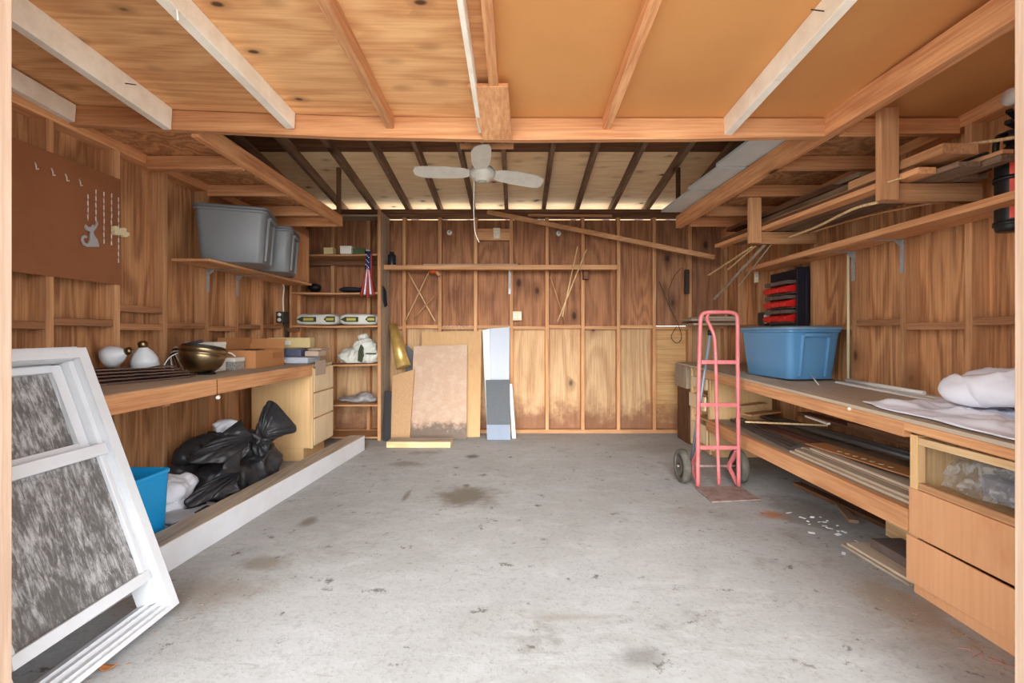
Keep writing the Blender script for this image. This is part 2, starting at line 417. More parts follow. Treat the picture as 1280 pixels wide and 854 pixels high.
# ------------------------------------------------------------------ the setting
XL, XR, YB, YF = -2.41, 2.39, 5.29, 1.2
SL, SR, SB = -2.32, 2.30, 5.20            # inner faces of the studs
def roof_z(y): return 2.60 + .15 * (5.2 - y)
fl = MB().box(-2.45, 2.45, -1.2, 5.3, -.12, 0.0).build('floor', M['floor'], None, 0, 'structure')
FLOOR_AT = fl.location
g = plain('pale driveway gravel', (206, 202, 194), .9, 0, .1, .4, (176, 172, 164), 3.0)
MB().box(-30, 30, -30, 30, -.4, -.125).build('ground', g, None, 0, 'structure')

# back wall: one sheet per bay above the blocking, one below, daylight showing at a few joints
bx = [(594.5 + 44.7 * k - VX) / F_PX * SB for k in range(-5, 8)]
wb = MB()
edges = [XL] + bx + [XR]
leak = {11: .014, 5: .008, 9: .0, 6: .006}
for i in range(len(edges) - 1):
    a, b = edges[i], edges[i + 1]
    lo = 1.195 + leak.get(i, 0)
    if i < 11: wb.box(a, b, YB, YB + .012, lo, 2.412)
wall_back = wb.build('wall_back', M['wall_red'], None, 0, 'structure')
kb = MB(); kb.box(edges[11], XR, YB, YB + .012, 1.205, 2.412); kb.box(edges[12], XR, YB - .002, YB + .012, .0, 1.19)
kb.build('knotty_panel', M['wall_knot'], wall_back)
for i in range(len(edges) - 2):
    a, b = edges[i], edges[i + 1]
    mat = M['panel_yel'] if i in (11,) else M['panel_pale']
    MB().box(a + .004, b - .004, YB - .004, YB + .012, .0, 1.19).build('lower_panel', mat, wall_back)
for i, x in enumerate(bx):
    MB().box(x - .019, x + .019, SB, YB - .001, .04, 2.42).build('stud', M['studZ'], wall_back, .002)
MB().box(XL, XR, SB, YB, 0, .04).build('bottom_plate', M['studX'], wall_back, .002)
MB().box(XL, XR, SB, YB, 2.42, 2.465).build('top_plate', M['darkX'], wall_back, .002)
MB().box(XL, XR, SB - .01, YB, 2.467, 2.51).build('top_plate', M['darkX'], wall_back, .002)
for i in range(1, len(edges) - 1):
    a, b = edges[i] + .021, edges[i + 1] - .021
    z = 1.165 + (.0 if i % 2 else .012)
    MB().box(a, b, SB + .003, YB - .02, z, z + .036).build('blocking', M['studX'], wall_back, .002)
MB().box(bx[5] + .021, bx[6] - .021, SB + .0, SB + .03, 2.165, 2.295).build('mounting_board', M['studX'], wall_back, .002)

# side walls
def side_wall(name, x_sheet, x_face, stud_y, sgn):
    pts = [(x_sheet, YF, 0), (x_sheet, YB, 0), (x_sheet, YB, roof_z(YB)), (x_sheet, YF, roof_z(YF))]
    w = MB().prism(pts, (sgn * .012, 0, 0)).build(name, M['wall_side'], None, 0, 'structure')
    x0, x1 = min(x_sheet, x_face), max(x_sheet, x_face)
    for y in stud_y:
        MB().box(x0 + (.001 if sgn < 0 else 0), x1 - (.001 if sgn > 0 else 0), y - .038, y, .04, 2.18).build('stud', M['studZ'], w, .002)
    MB().box(x0, x1, YF, SB, 0, .04).build('bottom_plate', M['studY'], w, .002)
    MB().box(x0, x1, YF, SB, 2.18, 2.28).build('top_plate', M['firY'], w, .003)
    return w
ly = [1.55, 1.94, 2.33, 2.72, 3.09, 3.51, 3.875, 4.26, 4.65, 5.03]
ry_ = [1.58, 1.98, 2.38, 2.78, 3.18, 3.625, 4.03, 4.43, 4.84]
wl = side_wall('wall_left', XL, SL, ly, -1)
wr = side_wall('wall_right', XR, SR, ry_, 1)
def blocks(w, ys, x0, x1, zs):
    for i in range(len(ys) - 1):
        for z in zs[i % len(zs)]:
            MB().box(x0, x1, ys[i] + .003, ys[i + 1] - .041, z, z + .04).build('blocking', M['block'], w, .003)
blocks(wl, ly, XL + .02, SL - .003, [(1.165,), (1.135,), (1.155, ), (1.135, 1.245), (1.15,), (1.135,), (1.155,)])
blocks(wr, ry_, SR + .003, XR - .02, [(1.14,), (1.155,), (1.135,), (1.165,)])
# front wall with the wide door opening
wf = MB()
wf.box(-2.45, -1.335, 1.06, 1.2, 0, roof_z(1.2) - .093); wf.box(1.32, 2.45, 1.06, 1.2, 0, roof_z(1.2) - .093); wf.box(-1.335, 1.32, 1.06, 1.2, 2.2, roof_z(1.2) - .093)
wall_front = wf.build('wall_front', M['wall_side'], None, 0, 'structure')
MB().box(-1.335, -1.303, 1.05, 1.2, 0, 2.2).build('door_jamb', M['jamb'], wall_front, .002)
MB().box(1.289, 1.32, 1.05, 1.2, 0, 2.2).build('door_jamb', M['jamb'], wall_front, .002)

# roof over the back half, open at the eave
rp = MB().hexa([(-2.6, 4.18, roof_z(4.18)), (2.6, 4.18, roof_z(4.18)), (2.6, 5.86, roof_z(5.86)), (-2.6, 5.86, roof_z(5.86)),
                (-2.6, 4.18, roof_z(4.18) + .02), (2.6, 4.18, roof_z(4.18) + .02), (2.6, 5.86, roof_z(5.86) + .02), (-2.6, 5.86, roof_z(5.86) + .02)])
roof = rp.build('roof', M['roof_ply'], None, 0, 'structure')
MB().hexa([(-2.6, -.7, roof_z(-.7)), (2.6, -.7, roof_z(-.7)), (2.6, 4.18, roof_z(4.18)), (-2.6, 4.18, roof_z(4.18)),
           (-2.6, -.7, roof_z(-.7) + .02), (2.6, -.7, roof_z(-.7) + .02), (2.6, 4.18, roof_z(4.18) + .02), (-2.6, 4.18, roof_z(4.18) + .02)]).build('roof_panel_shade_overhang', M['darkX'], roof)  # unseen front overhang lengthened to keep sky light off the near floor
for px in (345, 386, 426, 467, 509, 549, 591, 633, 680, 722, 766, 810, 853, 896):
    x = (px - VX) / F_PX * SB
    MB().bar((x, 5.85, roof_z(5.85) - .047), (x, -.65, roof_z(-.65) - .047), .04, .088).build('rafter', M['agedY'], roof, .002)

# low ceiling of the front half with its joists and the header beam
def ceil_z(x, y):
    sag = .075 * (x / 2.4) ** 2 if x < 0 else .0
    return 2.236 + sag + .07 * (2.45 - y)
def ceil_sheet(x0, x1, n):
    m = MB()
    def q(u, v, dz): 
        x = x0 + (x1 - x0) * u; y = 1.2 + (2.47 - 1.2) * v
        return (x, y, ceil_z(x, y) + dz)
    m.grid(lambda u, v: q(u, v, 0), n, 2, smooth=False); m.grid(lambda u, v: q(u, v, .012), n, 2, smooth=False)
    return m
ceiling = ceil_sheet(XL, -.10, 10).build('ceiling', M['ceil_ply'], None, 0, 'structure')
ceil_sheet(-.10, XR, 8).build('hardboard_panel', M['hardboard'], ceiling)
def joist(x, y0, y1, w, h, mat, drop=0.0, dx=0.0, lab=None):
    a = Vector((x + dx, y0, ceil_z(x, y0) - h / 2 - drop - .001)); b = Vector((x, y1, ceil_z(x, y1) - h / 2 - drop - .001))
    return MB().bar(a, b, w, h).build('joist', mat, ceiling, .002, None, lab)
joist(-2.297, 1.21, 2.40, .04, .092, M['white_wood'], .01, 0, 'white painted joist')
joist(-1.80, 1.21, 2.40, .04, .115, M['white_wood'], .0, 0, 'white painted joist')
joist(-1.165, 1.21, 2.40, .045, .085, M['white_wood'], .0, -.03, 'white painted joist')
joist(-.655, 1.21, 2.44, .042, .065, M['firY'])
joist(-.185, 1.21, 2.40, .02, .09, M['white_wood'], 0, 0, 'white painted joist')
joist(-.10, 1.21, 2.40, .042, .05, M['firY'])
joist(.47, 1.21, 2.45, .042, .065, M['firY'])
joist(1.10, 1.21, 2.41, .04, .095, M['white_wood'], .0, 0, 'white painted joist')
# header beam, bowed a little
hb = MB()
XS = [-2.405, -1.6, -.9, 0, .9, 1.62]
lo = [2.205, 2.165, 2.135, 2.12, 2.125, 2.14]
loops = []
for x, zl in zip(XS, lo):
    zt = ceil_z(x, 2.45) - .002
    loops.append([Vector((x, 2.41, zl)), Vector((x, 2.41, zt)), Vector((x, 2.45, zt)), Vector((x, 2.45, zl))])
hb.loft(loops, smooth=False)
hb.build('beam', M['firX'], ceiling, .002)
MB().slab([(-.215, 2.06, 2.208), (-.035, 2.06, 2.208), (-.02, 2.41, 2.118), (-.17, 2.41, 2.118)], .022).build('splice_board', M['firY'], ceiling, .002)

# nails poking through
for px, py, Y, x2, y2 in ((170, 106, 1.95, 0, .05), (1030, 14, 1.6, .06, 0), (935, 119, 2.3, .04, 0), (1195, 52, 1.8, .04, 0)):
    p = at(px, py, Y); MB().tube([p, p + Vector((-.045, 0, .006))], .0022, 6).build('nail', M['iron'], ceiling)

# side lofts: long beams, cross joists and their boards
loft = MB().bar((-1.70, 1.205, 2.20), (-1.70, 4.48, 2.20), .04, .095).build('beam_left', M['firY'], None, .003, 'structure')
def lofts(root, xb, xw, sgn):
    for y in (2.93, 3.5, 4.07, 4.46):
        MB().box(min(xb, xw), max(xb, xw), y - .02, y + .02, 2.148, 2.232).build('loft_joist', M['firX'], root, .003)
    MB().box(min(xb, xw), max(xb, xw), 2.46, 4.5, 2.236, 2.25).build('loft_board', M['wall_side'], root)
# the left one starts at the header
bpy.data.objects.remove(loft)
loft = MB().bar((-1.70, 2.455, 2.205), (-1.70, 4.50, 2.205), .04, .10).build('beam_left', M['firY'], None, .003, 'structure')
lofts(loft, -1.722, -2.318, -1)
MB().box(-1.72, -1.685, 4.44, 4.475, 2.258, roof_z(4.46) - .003).build('loft_post', M['darkZ'], loft, .002)
loft_r = MB().bar((1.665, 1.205, 2.20), (1.575, 4.50, 2.195), .055, .115).build('beam_right', M['firY'], None, .003, 'structure')
lofts(loft_r, 1.675, 2.298, 1)
MB().box(1.54, 1.575, 4.44, 4.475, 2.256, roof_z(4.46) - .003).build('loft_post', M['darkZ'], loft_r, .002)
MB().box(1.70, 2.298, 2.40, 2.445, 2.15, 2.23).build('loft_joist', M['firX'], loft_r, .003)
# ------------------------------------------------------------------ left bench, its drawers, the curb timber
t = thing('workbench', 'long left workbench with orange-brown front board below the gray totes', 'workbench', (-2.05, 2.9, 0))
MB().box(-2.315, -1.782, 1.25, 4.50, .822, .845).build('worktop', M['bench_top'], t, .003)
MB().box(-1.815, -1.778, 1.25, 4.05, .752, .843).build('front_board', M['firY'], t, .003)
for y in (1.5, 2.4, 3.3): MB().box(-2.31, -1.817, y, y + .038, .735, .82).build('cross_rail', M['studX'], t, .002)
MB().box(-1.91, -1.82, 1.42, 1.46, 0, .733).build('leg', M['studZ'], t, .002)
c = thing('drawer_cabinet', 'tan plywood three-drawer cabinet under the far end of the left bench', 'cabinet', (-2.05, 4.3, 0))
body = MB(); body.box(-2.315, -1.86, 4.06, 4.50, 0, .11); body.box(-2.315, -1.80, 4.06, 4.50, .111, .818)
body.build('cabinet_body', M['tan_panel'], c, .003)
MB().box(-1.803, -1.775, 4.055, 4.075, .11, .818).build('face_frame', M['paleZ'], c, .001)
for z0, z1 in ((.60, .808), (.375, .588), (.13, .362)):
    d = MB().box(-1.80, -1.772, 4.078, 4.498, z0, z1).build('drawer', M['drawer_ply'], c, .003)
cu = MB(); cu.prism([(-1.823, 1.3, 0), (-1.683, 1.3, 0), (-1.450, 4.45, 0), (-1.590, 4.45, 0)], (0, 0, .137))
curb = one('timber', cu, M['white_timber'], 'long white-sided square timber lying on the floor along the left bench', 'timber', bevel=.004)
ct = MB().prism([(-1.824, 1.3, .1375), (-1.682, 1.3, .1375), (-1.450, 4.45, .1375), (-1.591, 4.45, .1375)], (0, 0, .004))
ct.build('bare_top', M['greyY'], curb, 0, None, 'bare gray wood top face')

# ------------------------------------------------------------------ right bench, cabinets
def zr(y): return .752 + .025 * (y - 2.0)
t = thing('workbench', 'long right workbench carrying the slate blue tote and white sheets', 'workbench', (2.0, 3.2, 0))
def tilt(p): return Vector((p.x, p.y, p.z + .025 * (p.y - 2.0)))
m = MB()
for a, b in ((1.25, 2.6), (2.6, 4.82)): m.box(1.672, 2.297, a, b, .734, .752)
m.warp(tilt).build('worktop', M['bench_top'], t, .002)
m = MB(); m.box(1.676, 1.715, 2.008, 4.14, .665, .733); m.warp(tilt).build('front_board', M['firY'], t, .003)
m = MB(); m.box(1.676, 1.715, 1.25, 2.007, .695, .733); m.warp(tilt).build('front_board', M['firY'], t, .003)
MB().box(1.72, 2.297, 2.02, 4.14, .335, .35).build('lower_shelf', M['greyY'], t, .002)
MB().box(1.695, 1.735, 2.012, 4.14, .255, .352).build('shelf_front_board', M['firY'], t, .003)
for y in (2.6, 3.5): MB().box(1.737, 2.297, y, y + .038, .25, .333).build('cross_rail', M['studX'], t, .002)
MB().ball((1.674, 2.33, .735), .009, sub=2).build('knob', M['white_plastic'], t)

c = thing('cabinet', 'orange plywood cabinet with open top bay and two drawers at the right doorway', 'cabinet', (2.0, 1.65, 0))
b = MB()
b.box(1.73, 2.297, 1.985, 2.003, 0, .69); b.box(1.73, 2.297, 1.27, 1.288, 0, .69); b.box(1.73, 2.297, 1.29, 1.984, .44, .455); b.box(2.28, 2.297, 1.29, 1.984, .0, .69)
b.build('cabinet_body', M['paleZ'], c, .002)
f = MB(); f.box(1.70, 1.735, 1.965, 2.003, .06, .68); f.build('face_frame', M['tan_panel'], c, .002)
MB().box(1.703, 1.735, 1.27, 1.963, .642, .672).build('top_rail', M['paleY'], c, .002)
MB().box(1.70, 1.725, 1.27, 1.964, .452, .482).build('lip_rail', M['studY'], c, .004)
MB().box(1.695, 1.72, 1.27, 2.003, .252, .451).build('drawer', M['cab_ply'], c, .003)
m = MB(); m.hexa([(1.683, 1.27, .07), (1.715, 1.27, .07), (1.715, 2.003, .055), (1.683, 2.003, .055), (1.683, 1.27, .243), (1.693, 1.27, .243), (1.693, 2.003, .25), (1.683, 2.003, .25)])
m.build('drawer', M['cab_ply'], c, .003)
MB().box(1.715, 1.735, 1.27, 2.0, 0, .054).build('plinth', M['cab_ply'], c, .002)

c = thing('drawer_cabinet', 'pale drawer cabinet under the far end of the right bench behind the hand truck', 'cabinet', (2.0, 4.4, 0))
b = MB(); b.box(1.755, 2.297, 4.16, 4.178, .06, .775); b.box(1.755, 2.297, 4.60, 4.62, 0.0, .785); b.box(1.80, 2.297, 4.18, 4.598, 0, .055); b.box(2.2, 2.297, 4.179, 4.599, .056, .78)
for z in (.06, .30, .53): b.box(1.77, 2.199, 4.179, 4.599, z, z + .014)
b.build('cabinet_body', M['tan_panel'], c, .002)
MB().box(1.735, 1.754, 4.155, 4.20, .03, .775).build('face_frame', M['paleZ'], c, .002)
MB().box(1.735, 1.754, 4.58, 4.62, .03, .785).build('face_frame', M['paleZ'], c, .002)
for z0, z1, dx in ((.60, .70, .0), (.41, .54, -.02), (.10, .27, .0)):
    MB().box(1.727 + dx, 1.745 + dx, 4.203, 4.578, z0, z1).build('drawer', M['drawer_ply'], c, .003)
one('crate', MB().box(1.715, 2.2, 4.68, 5.0, .56, .80), M['greyZ'], 'weathered gray box at the far end of the right bench on a brown box', 'box', bevel=.004)
one('crate', MB().box(1.74, 2.2, 4.69, 5.0, .0, .556), M['darkZ'], 'dark brown box on the floor behind the pale right drawer cabinet', 'box', bevel=.004)

# ------------------------------------------------------------------ left wall shelf with totes
t = thing('wall_shelf', 'left wall shelf board holding the two gray totes', 'shelf', (-2.2, 3.8, 1.6))
MB().box(-2.317, -2.06, 3.12, 4.68, 1.602, 1.62).build('shelf_board', M['studY'], t, .002)
def bracket(t, x_wall, x_tip, y, z, drop):
    m = MB(); s = 1 if x_tip > x_wall else -1
    m.box(min(x_wall, x_wall + s * .004), max(x_wall, x_wall + s * .004), y - .014, y + .014, z - drop, z)
    m.box(min(x_wall + s * .0045, x_tip), max(x_wall + s * .0045, x_tip), y - .012, y + .012, z - .005, z - .0005)
    m.bar((x_wall + s * .004, y, z - .035), (x_wall + s * .04, y, z - .005), .006, .02)
    return m.build('bracket', M['steel'], t)
bracket(t, -2.318, -2.09, 3.49, 1.60, .17); bracket(t, -2.318, -2.09, 3.855, 1.60, .17)

def tote(name, label, cx, cy, z, w, d, h, rot, mat, lidmat, taper=.86, lid=True, group=None, handles='x'):
    t = thing(name, label, 'tote', (cx, cy, z), group)
    lo = []
    for k, f in ((0, 0), (.02, .0), (.35, .35), (.88, .88)):
        s = taper + (1 - taper) * f; inset = .97 if k == 0 else 1.0
        lo.append(rrect(cx, cy, z + h * k, w * s * inset, d * s * inset, .045, rot))
    lo.append(rrect(cx, cy, z + h * .885, w * 1.03, d * 1.03, .05, rot)); lo.append(rrect(cx, cy, z + h * .93, w * 1.03, d * 1.03, .05, rot))
    lo.append(rrect(cx, cy, z + h * .93, w * .9, d * .9, .05, rot))
    MB().loft(lo).build('tub', mat, t, .004)
    R = rz(rot)
    if lid:
        l2 = [rrect(cx, cy, z + h * .932, w * 1.05, d * 1.05, .05, rot), rrect(cx, cy, z + h * .975, w * 1.055, d * 1.055, .05, rot), rrect(cx, cy, z + h * .99, w * 1.0, d * 1.0, .05, rot),
              rrect(cx, cy, z + h * .975, w * .92, d * .92, .05, rot), rrect(cx, cy, z + h * 1.0, w * .86, d * .86, .05, rot)]
        MB().loft(l2).build('lid', lidmat, t, .003)
    for s in (-1, 1):   # a sunken-looking grip panel: two upright ribs and a bridge on each end
        m = MB()
        for off in (-1, 1):
            def P(u, zz, out):
                f = taper + (1 - taper) * min(1, zz / (h * .88))
                loc = Vector((s * (w / 2 * f + out), u, 0)) if handles == 'x' else Vector((u, s * (d / 2 * f + out), 0))
                q = R @ loc; return Vector((cx + q.x, cy + q.y, z + zz))
            side = (d if handles == 'x' else w)
            u = off * side * .24
            m.loft([[P(u - .012, zz, -.004), P(u - .006, zz, .012), P(u + .006, zz, .012), P(u + .012, zz, -.004)] for zz in (h * .06, h * .5, h * .84)])
        u = side * .24
        m.loft([[P(a, h * .80, -.004), P(a, h * .80, .02), P(a, h * .86, .02), P(a, h * .86, -.004)] for a in (-u, 0, u)])
        m.build('handle', mat, t, .002)
    return t
tote('storage_tote', 'near gray lidded tote on the left wall shelf', -2.075, 3.46, 1.622, .45, .42, .405, 18, M['grey_plastic'], M['grey_lid'], .88)
tote('storage_tote', 'second gray lidded tote, between the near tote and the wooden crate', -2.09, 3.94, 1.622, .40, .42, .375, 16, M['grey_plastic'], M['grey_lid'], .88)
tote('storage_tote', 'slate blue lidded tote on the right workbench', 2.03, 3.47, zr(3.66) + .002, .40, .58, .372, 6, M['blue_tote'], M['blue_lid'], .86, handles='y')
c = thing('wooden_crate', 'open wooden crate at the far end of the left wall shelf', 'crate', (-2.18, 4.45, 1.622))
MB().box(-2.31, -2.05, 4.30, 4.60, 1.622, 1.637).build('crate_bottom', M['firX'], c, .002); MB().box(-2.31, -2.05, 4.30, 4.60, 2.065, 2.08).build('crate_top', M['firX'], c, .002)
MB().box(-2.064, -2.05, 4.30, 4.60, 1.638, 2.064).build('crate_side', M['firZ'], c, .002)
MB().box(-2.31, -2.296, 4.30, 4.60, 1.638, 2.064).build('crate_side', M['firZ'], c, .002)
MB().box(-2.295, -2.065, 4.586, 4.60, 1.638, 2.064).build('crate_back', M['darkZ'], c)
m = MB(); m.ball((-2.18, 4.45, 1.79), (.085, .085, .142)); m.warp(lambda p: p + Vector((nz(p.x * 9, p.y * 9, p.z * 9), nz(p.z * 9, p.x * 9), nz(p.y * 9, p.z * 9))) * .02)
one('cloth_bundle', m, M['cloth_dark'], 'dark cloth bundle inside the wooden crate', 'cloth')
m = MB(); m.ball((-2.10, 4.245, 1.80), (.06, .05, .175)); m.warp(lambda p: p + Vector((nz(p.x * 12, p.y * 12, p.z * 6), 0, 0)) * .03)
one('plastic_bag', m, plain('blue gray film', (128, 142, 156), .35), 'blue gray bag squeezed between the second tote and the wooden crate', 'bag')

# ------------------------------------------------------------------ back left shelving unit
t = thing('shelving_unit', 'open wooden shelving unit in the back left corner', 'shelves', (-1.9, 5.0, 0))
MB().box(-1.438, -1.412, 4.85, 5.197, 0, 2.40).build('side_panel', M['greyZ'], t, .002)
MB().box(-1.442, -1.408, 4.83, 4.849, 0, 2.41).build('face_strip', M['studZ'], t, .002)
MB().box(-2.375, -2.35, 4.86, 5.197, 0, 2.40).build('side_panel', M['studZ'], t, .002)
SHZ = [.035, .372, .80, 1.205, 1.553, 1.955]
for z in SHZ:
    m = MB(); n = 6
    def sg(u): return -.008 * math.sin(math.pi * u) if z > .4 else 0
    m.loft([[Vector((-2.349 + .91 * i / n, y, z + dz + sg(i / n))) for y, dz in ((4.86, -.018), (4.86, 0), (5.196, 0), (5.196, -.018))] for i in range(n + 1)], smooth=False)
    m.build('shelf', M['studX'], t, .001)
MB().box(-2.349, -1.439, 5.17, 5.196, 1.88, 1.936).build('cleat', M['darkX'], t)
MB().box(-2.349, -1.439, 5.0, 5.196, 2.38, 2.40).build('cap_board', M['greyX'], t)

# long shelf on the back wall
t = thing('wall_shelf', 'long shelf board across the back wall', 'shelf', (-.2, 5.05, 1.82))
MB().box(-1.408, 1.075, 4.96, 5.197, 1.825, 1.845).build('shelf_board', M['studX'], t, .001)
MB().box(-1.408, 1.075, 4.94, 4.959, 1.80, 1.85).build('front_lip', M['studX'], t, .002)
x = (637 - VX) / F_PX * 5.2
m = MB(); m.box(x - .012, x + .012, 5.19, 5.199, 1.56, 1.823); m.box(x - .012, x + .012, 5.0, 5.189, 1.815, 1.823); m.bar((x, 5.185, 1.62), (x, 5.03, 1.812), .008, .012)
m.build('bracket', M['steel'], t)
x = (733 - VX) / F_PX * 5.1
MB().box(x - .03, x + .03, 5.1, 5.199, 1.72, 1.823).build('bracket', M['darkZ'], t, .003)

# right wall shelf
t = thing('wall_shelf', 'long high shelf board along the right wall above the bench', 'shelf', (2.2, 3.0, 1.69))
MB().box(2.08, 2.297, 1.62, 4.2, 1.675, 1.712).build('shelf_board', M['firY'], t, .002)
bracket(t, 2.298, 2.12, 3.16, 1.674, .2); bracket(t, 2.298, 2.12, 2.76, 1.674, .2); 

# ------------------------------------------------------------------ leaning window
W0 = Vector((-1.338, 1.848, .040)); WV = Vector((-.3437, 0, .939)).normalized(); WU = Vector((0, -1, 0)); WN = WU.cross(WV); WN = WN if WN.x > 0 else -WN
def Wp(s, h, d): return W0 + WU * s + WV * h + WN * d
def wbox(m, s0, s1, h0, h1, d0, d1):
    return m.hexa([Wp(s0, h0, d0), Wp(s1, h0, d0), Wp(s1, h1, d0), Wp(s0, h1, d0), Wp(s0, h0, d1), Wp(s1, h0, d1), Wp(s1, h1, d1), Wp(s0, h1, d1)])
t = thing('sash_window', 'white double-hung window unit leaning by the left doorway', 'window', (-1.5, 1.6, 0))
H = 1.085; S = .615
m = MB(); wbox(m, 0, .042, 0, H, -.11, 0); wbox(m, S - .042, S, 0, H, -.11, 0); wbox(m, .042, S - .042, H - .042, H, -.11, 0)
wbox(m, .042, .062, .05, H - .042, -.11, -.03); wbox(m, S - .062, S - .042, .05, H - .042, -.11, -.03)
m.build('outer_frame', M['white_vinyl'], t, .003)
m = MB(); wbox(m, .042, S - .042, 0, .018, -.11, 0); wbox(m, .042, S - .042, .018, .03, -.11, -.018); wbox(m, .042, S - .042, .03, .046, -.11, -.045); wbox(m, .042, S - .042, .046, .058, -.11, -.07)
m.build('sill', M['white_vinyl'], t, .002)
u = MB(); wbox(u, .064, .104, .70, 1.036, -.10, -.06); wbox(u, S - .104, S - .064, .70, 1.036, -.10, -.06); wbox(u, .104, S - .104, 1.008, 1.036, -.10, -.06); wbox(u, .104, S - .104, .70, .725, -.10, -.06)
us = u.build('upper_sash', M['white_vinyl'], t, .003)
wbox(MB(), .1045, S - .1045, .7255, 1.0075, -.083, -.078).build('upper_pane', M['glass'], us)
l = MB(); wbox(l, .064, .084, .142, .70, -.055, -.02); wbox(l, S - .084, S - .064, .142, .70, -.055, -.02); wbox(l, .064, S - .064, .142, .182, -.055, -.016); wbox(l, .05, S - .05, .655, .70, -.058, -.012)
ls = l.build('lower_sash', M['white_vinyl'], t, .003)
wbox(MB(), .0845, S - .0845, .1825, .6545, -.040, -.035).build('lower_pane', M['glass'], ls)
m = MB(); wbox(m, .43, .50, .7005, .712, -.05, -.02); m.build('sash_lock', M['white_plastic'], ls, .003)
m = MB(); wbox(m, .085, S - .085, .50, .545, -.075, -.064); m.build('inner_bar', plain('pale green bar', (196, 212, 206), .5), ls, .002, None, 'pale greenish bar behind the lower pane')

# ------------------------------------------------------------------ hand truck
t = thing('hand_truck', 'faded pink two-wheel hand truck standing by the right bench', 'hand truck', (1.45, 3.36, 0))
m = MB()
m.tube(spline([(1.305, 3.33, .02), (1.315, 3.35, .5), (1.335, 3.375, 1.0), (1.343, 3.38, 1.19), (1.352, 3.382, 1.245), (1.385, 3.383, 1.268), (1.48, 3.383, 1.272), (1.575, 3.383, 1.268), (1.607, 3.382, 1.245), (1.614, 3.38, 1.19), (1.612, 3.375, 1.0), (1.604, 3.35, .5), (1.598, 3.33, .02)], 5), .0145, 10)
m.build('side_tube', M['pink'], t)
MB().tube(spline([(1.456, 3.33, .03), (1.452, 3.352, .5), (1.450, 3.37, .95), (1.446, 3.385, 1.09), (1.428, 3.40, 1.16), (1.40, 3.40, 1.22), (1.405, 3.385, 1.262)], 6), .0125, 10).build('center_tube', M['pink'], t)
for z, x0, x1, y in ((.908, 1.345, 1.603, 3.366), (.60, 1.332, 1.596, 3.353), (.295, 1.322, 1.590, 3.338)):
    MB().box(x0, x1, y - .008, y + .004, z - .014, z + .014).build('cross_bar', M['pink'], t, .002)
MB().slab([(1.285, 3.045, .004), (1.625, 3.085, .004), (1.62, 3.345, .006), (1.285, 3.335, .006)], .009).build('toe_plate', M['rust'], t, .001)
MB().tube([(1.205, 3.47, .125), (1.70, 3.47, .125)], .010, 8).build('axle', M['rust'], t)
for xx in (1.315, 1.592):
    m = MB(); m.bar((xx, 3.345, .27), (xx, 3.47, .13), .008, .035, (1, 0, 0)); m.bar((xx, 3.335, .03), (xx, 3.47, .12), .008, .03, (1, 0, 0)); m.obox((xx, 3.47, .125), (.012, .05, .06), Matrix.Identity(3))
    m.build('axle_bracket', M['pink'], t, .001)
for xx in (1.245, 1.665):
    R = ry(90)
    w = MB().lathe([(.07, -.026), (.108, -.030), (.12, -.022), (.1255, 0), (.12, .022), (.108, .030), (.07, .026), (.07, -.026)], (xx, 3.47, .127), R, 36).build('tire', M['rubber'], t)
    MB().lathe([(.0, -.026), (.022, -.026), (.024, -.014), (.055, -.012), (.069, -.02), (.0695, .02), (.055, .012), (.024, .014), (.022, .026), (0, .026)], (xx, 3.47, .127), R, 28).build('hub', M['hub'], w)
m = MB(); m.tube([(1.338, 3.585, .012), (1.44, 3.445, 1.105)], .012, 10)
p = one('pole', m, M['grey_pole'], 'gray metal pole with black cap leaning against the hand truck', 'pole')
MB().tube([(1.44, 3.445, 1.105), (1.443, 3.44, 1.14)], .019, 10).build('cap', M['black'], p)
# ------------------------------------------------------------------ ceiling fan
fx, fy, fz = -.232, 3.2, 2.200
t = thing('ceiling_fan', 'small off-white three-blade ceiling fan hanging behind the header beam', 'ceiling fan', (fx, fy, fz))
MB().lathe([(.0, -.036), (.035, -.036), (.05, -.030), (.052, -.018), (.075, -.012), (.088, .004), (.09, .03), (.075, .055), (.03, .07), (.0, .07)], (fx, fy, fz), None, 32).build('motor', M['white_fan'], t)
MB().lathe([(0, -.044), (.026, -.044), (.03, -.0365), (0, -.0365)], (fx, fy, fz), None, 24).build('bottom_cap', plain('dull green gray cap', (172, 178, 162), .5), t)
zt = roof_z(fy) - .095
MB().tube([(fx, fy, fz + .068), (fx, fy, zt - .05)], .011, 10).build('down_rod', M['white_fan'], t)
MB().lathe([(.02, -.06), (.055, -.01), (.058, 0), (0, 0)], (fx, fy, zt), None, 24).build('canopy', M['white_fan'], t)
MB().box(-.345, -.015, 2.85, 2.89, 2.262, 2.284).build('cleat', M['firX'], t, .002)
for hx in (-.30, -.06): MB().box(hx - .018, hx + .018, 2.855, 2.885, 2.285, roof_z(2.87) - .096).build('hanger', M['agedZ'], t, .002)
MB().box(fx - .24, fx + .22, fy - .04, fy + .04, zt + .001, zt + .03).build('mounting_block', M['darkX'], t)
for a, roll in ((-88, 10), (24, -24), (181, 16)):
    R = rz(a); m = MB()
    secs = []
    for r, w0, w1 in ((.085, -.034, .034), (.13, -.052, .052), (.25, -.062, .066), (.40, -.055, .07), (.455, -.035, .06), (.47, -.01, .035)):
        tl = math.radians(roll)
        secs.append([Vector((fx, fy, fz + .02)) + R @ Vector((r, w * math.cos(tl), w * math.sin(tl) + dz)) for w, dz in ((w0, 0), (w1, 0), (w1, .005), (w0, .005))])
    m.loft(secs, smooth=False); m.build('blade', M['white_fan'], t)
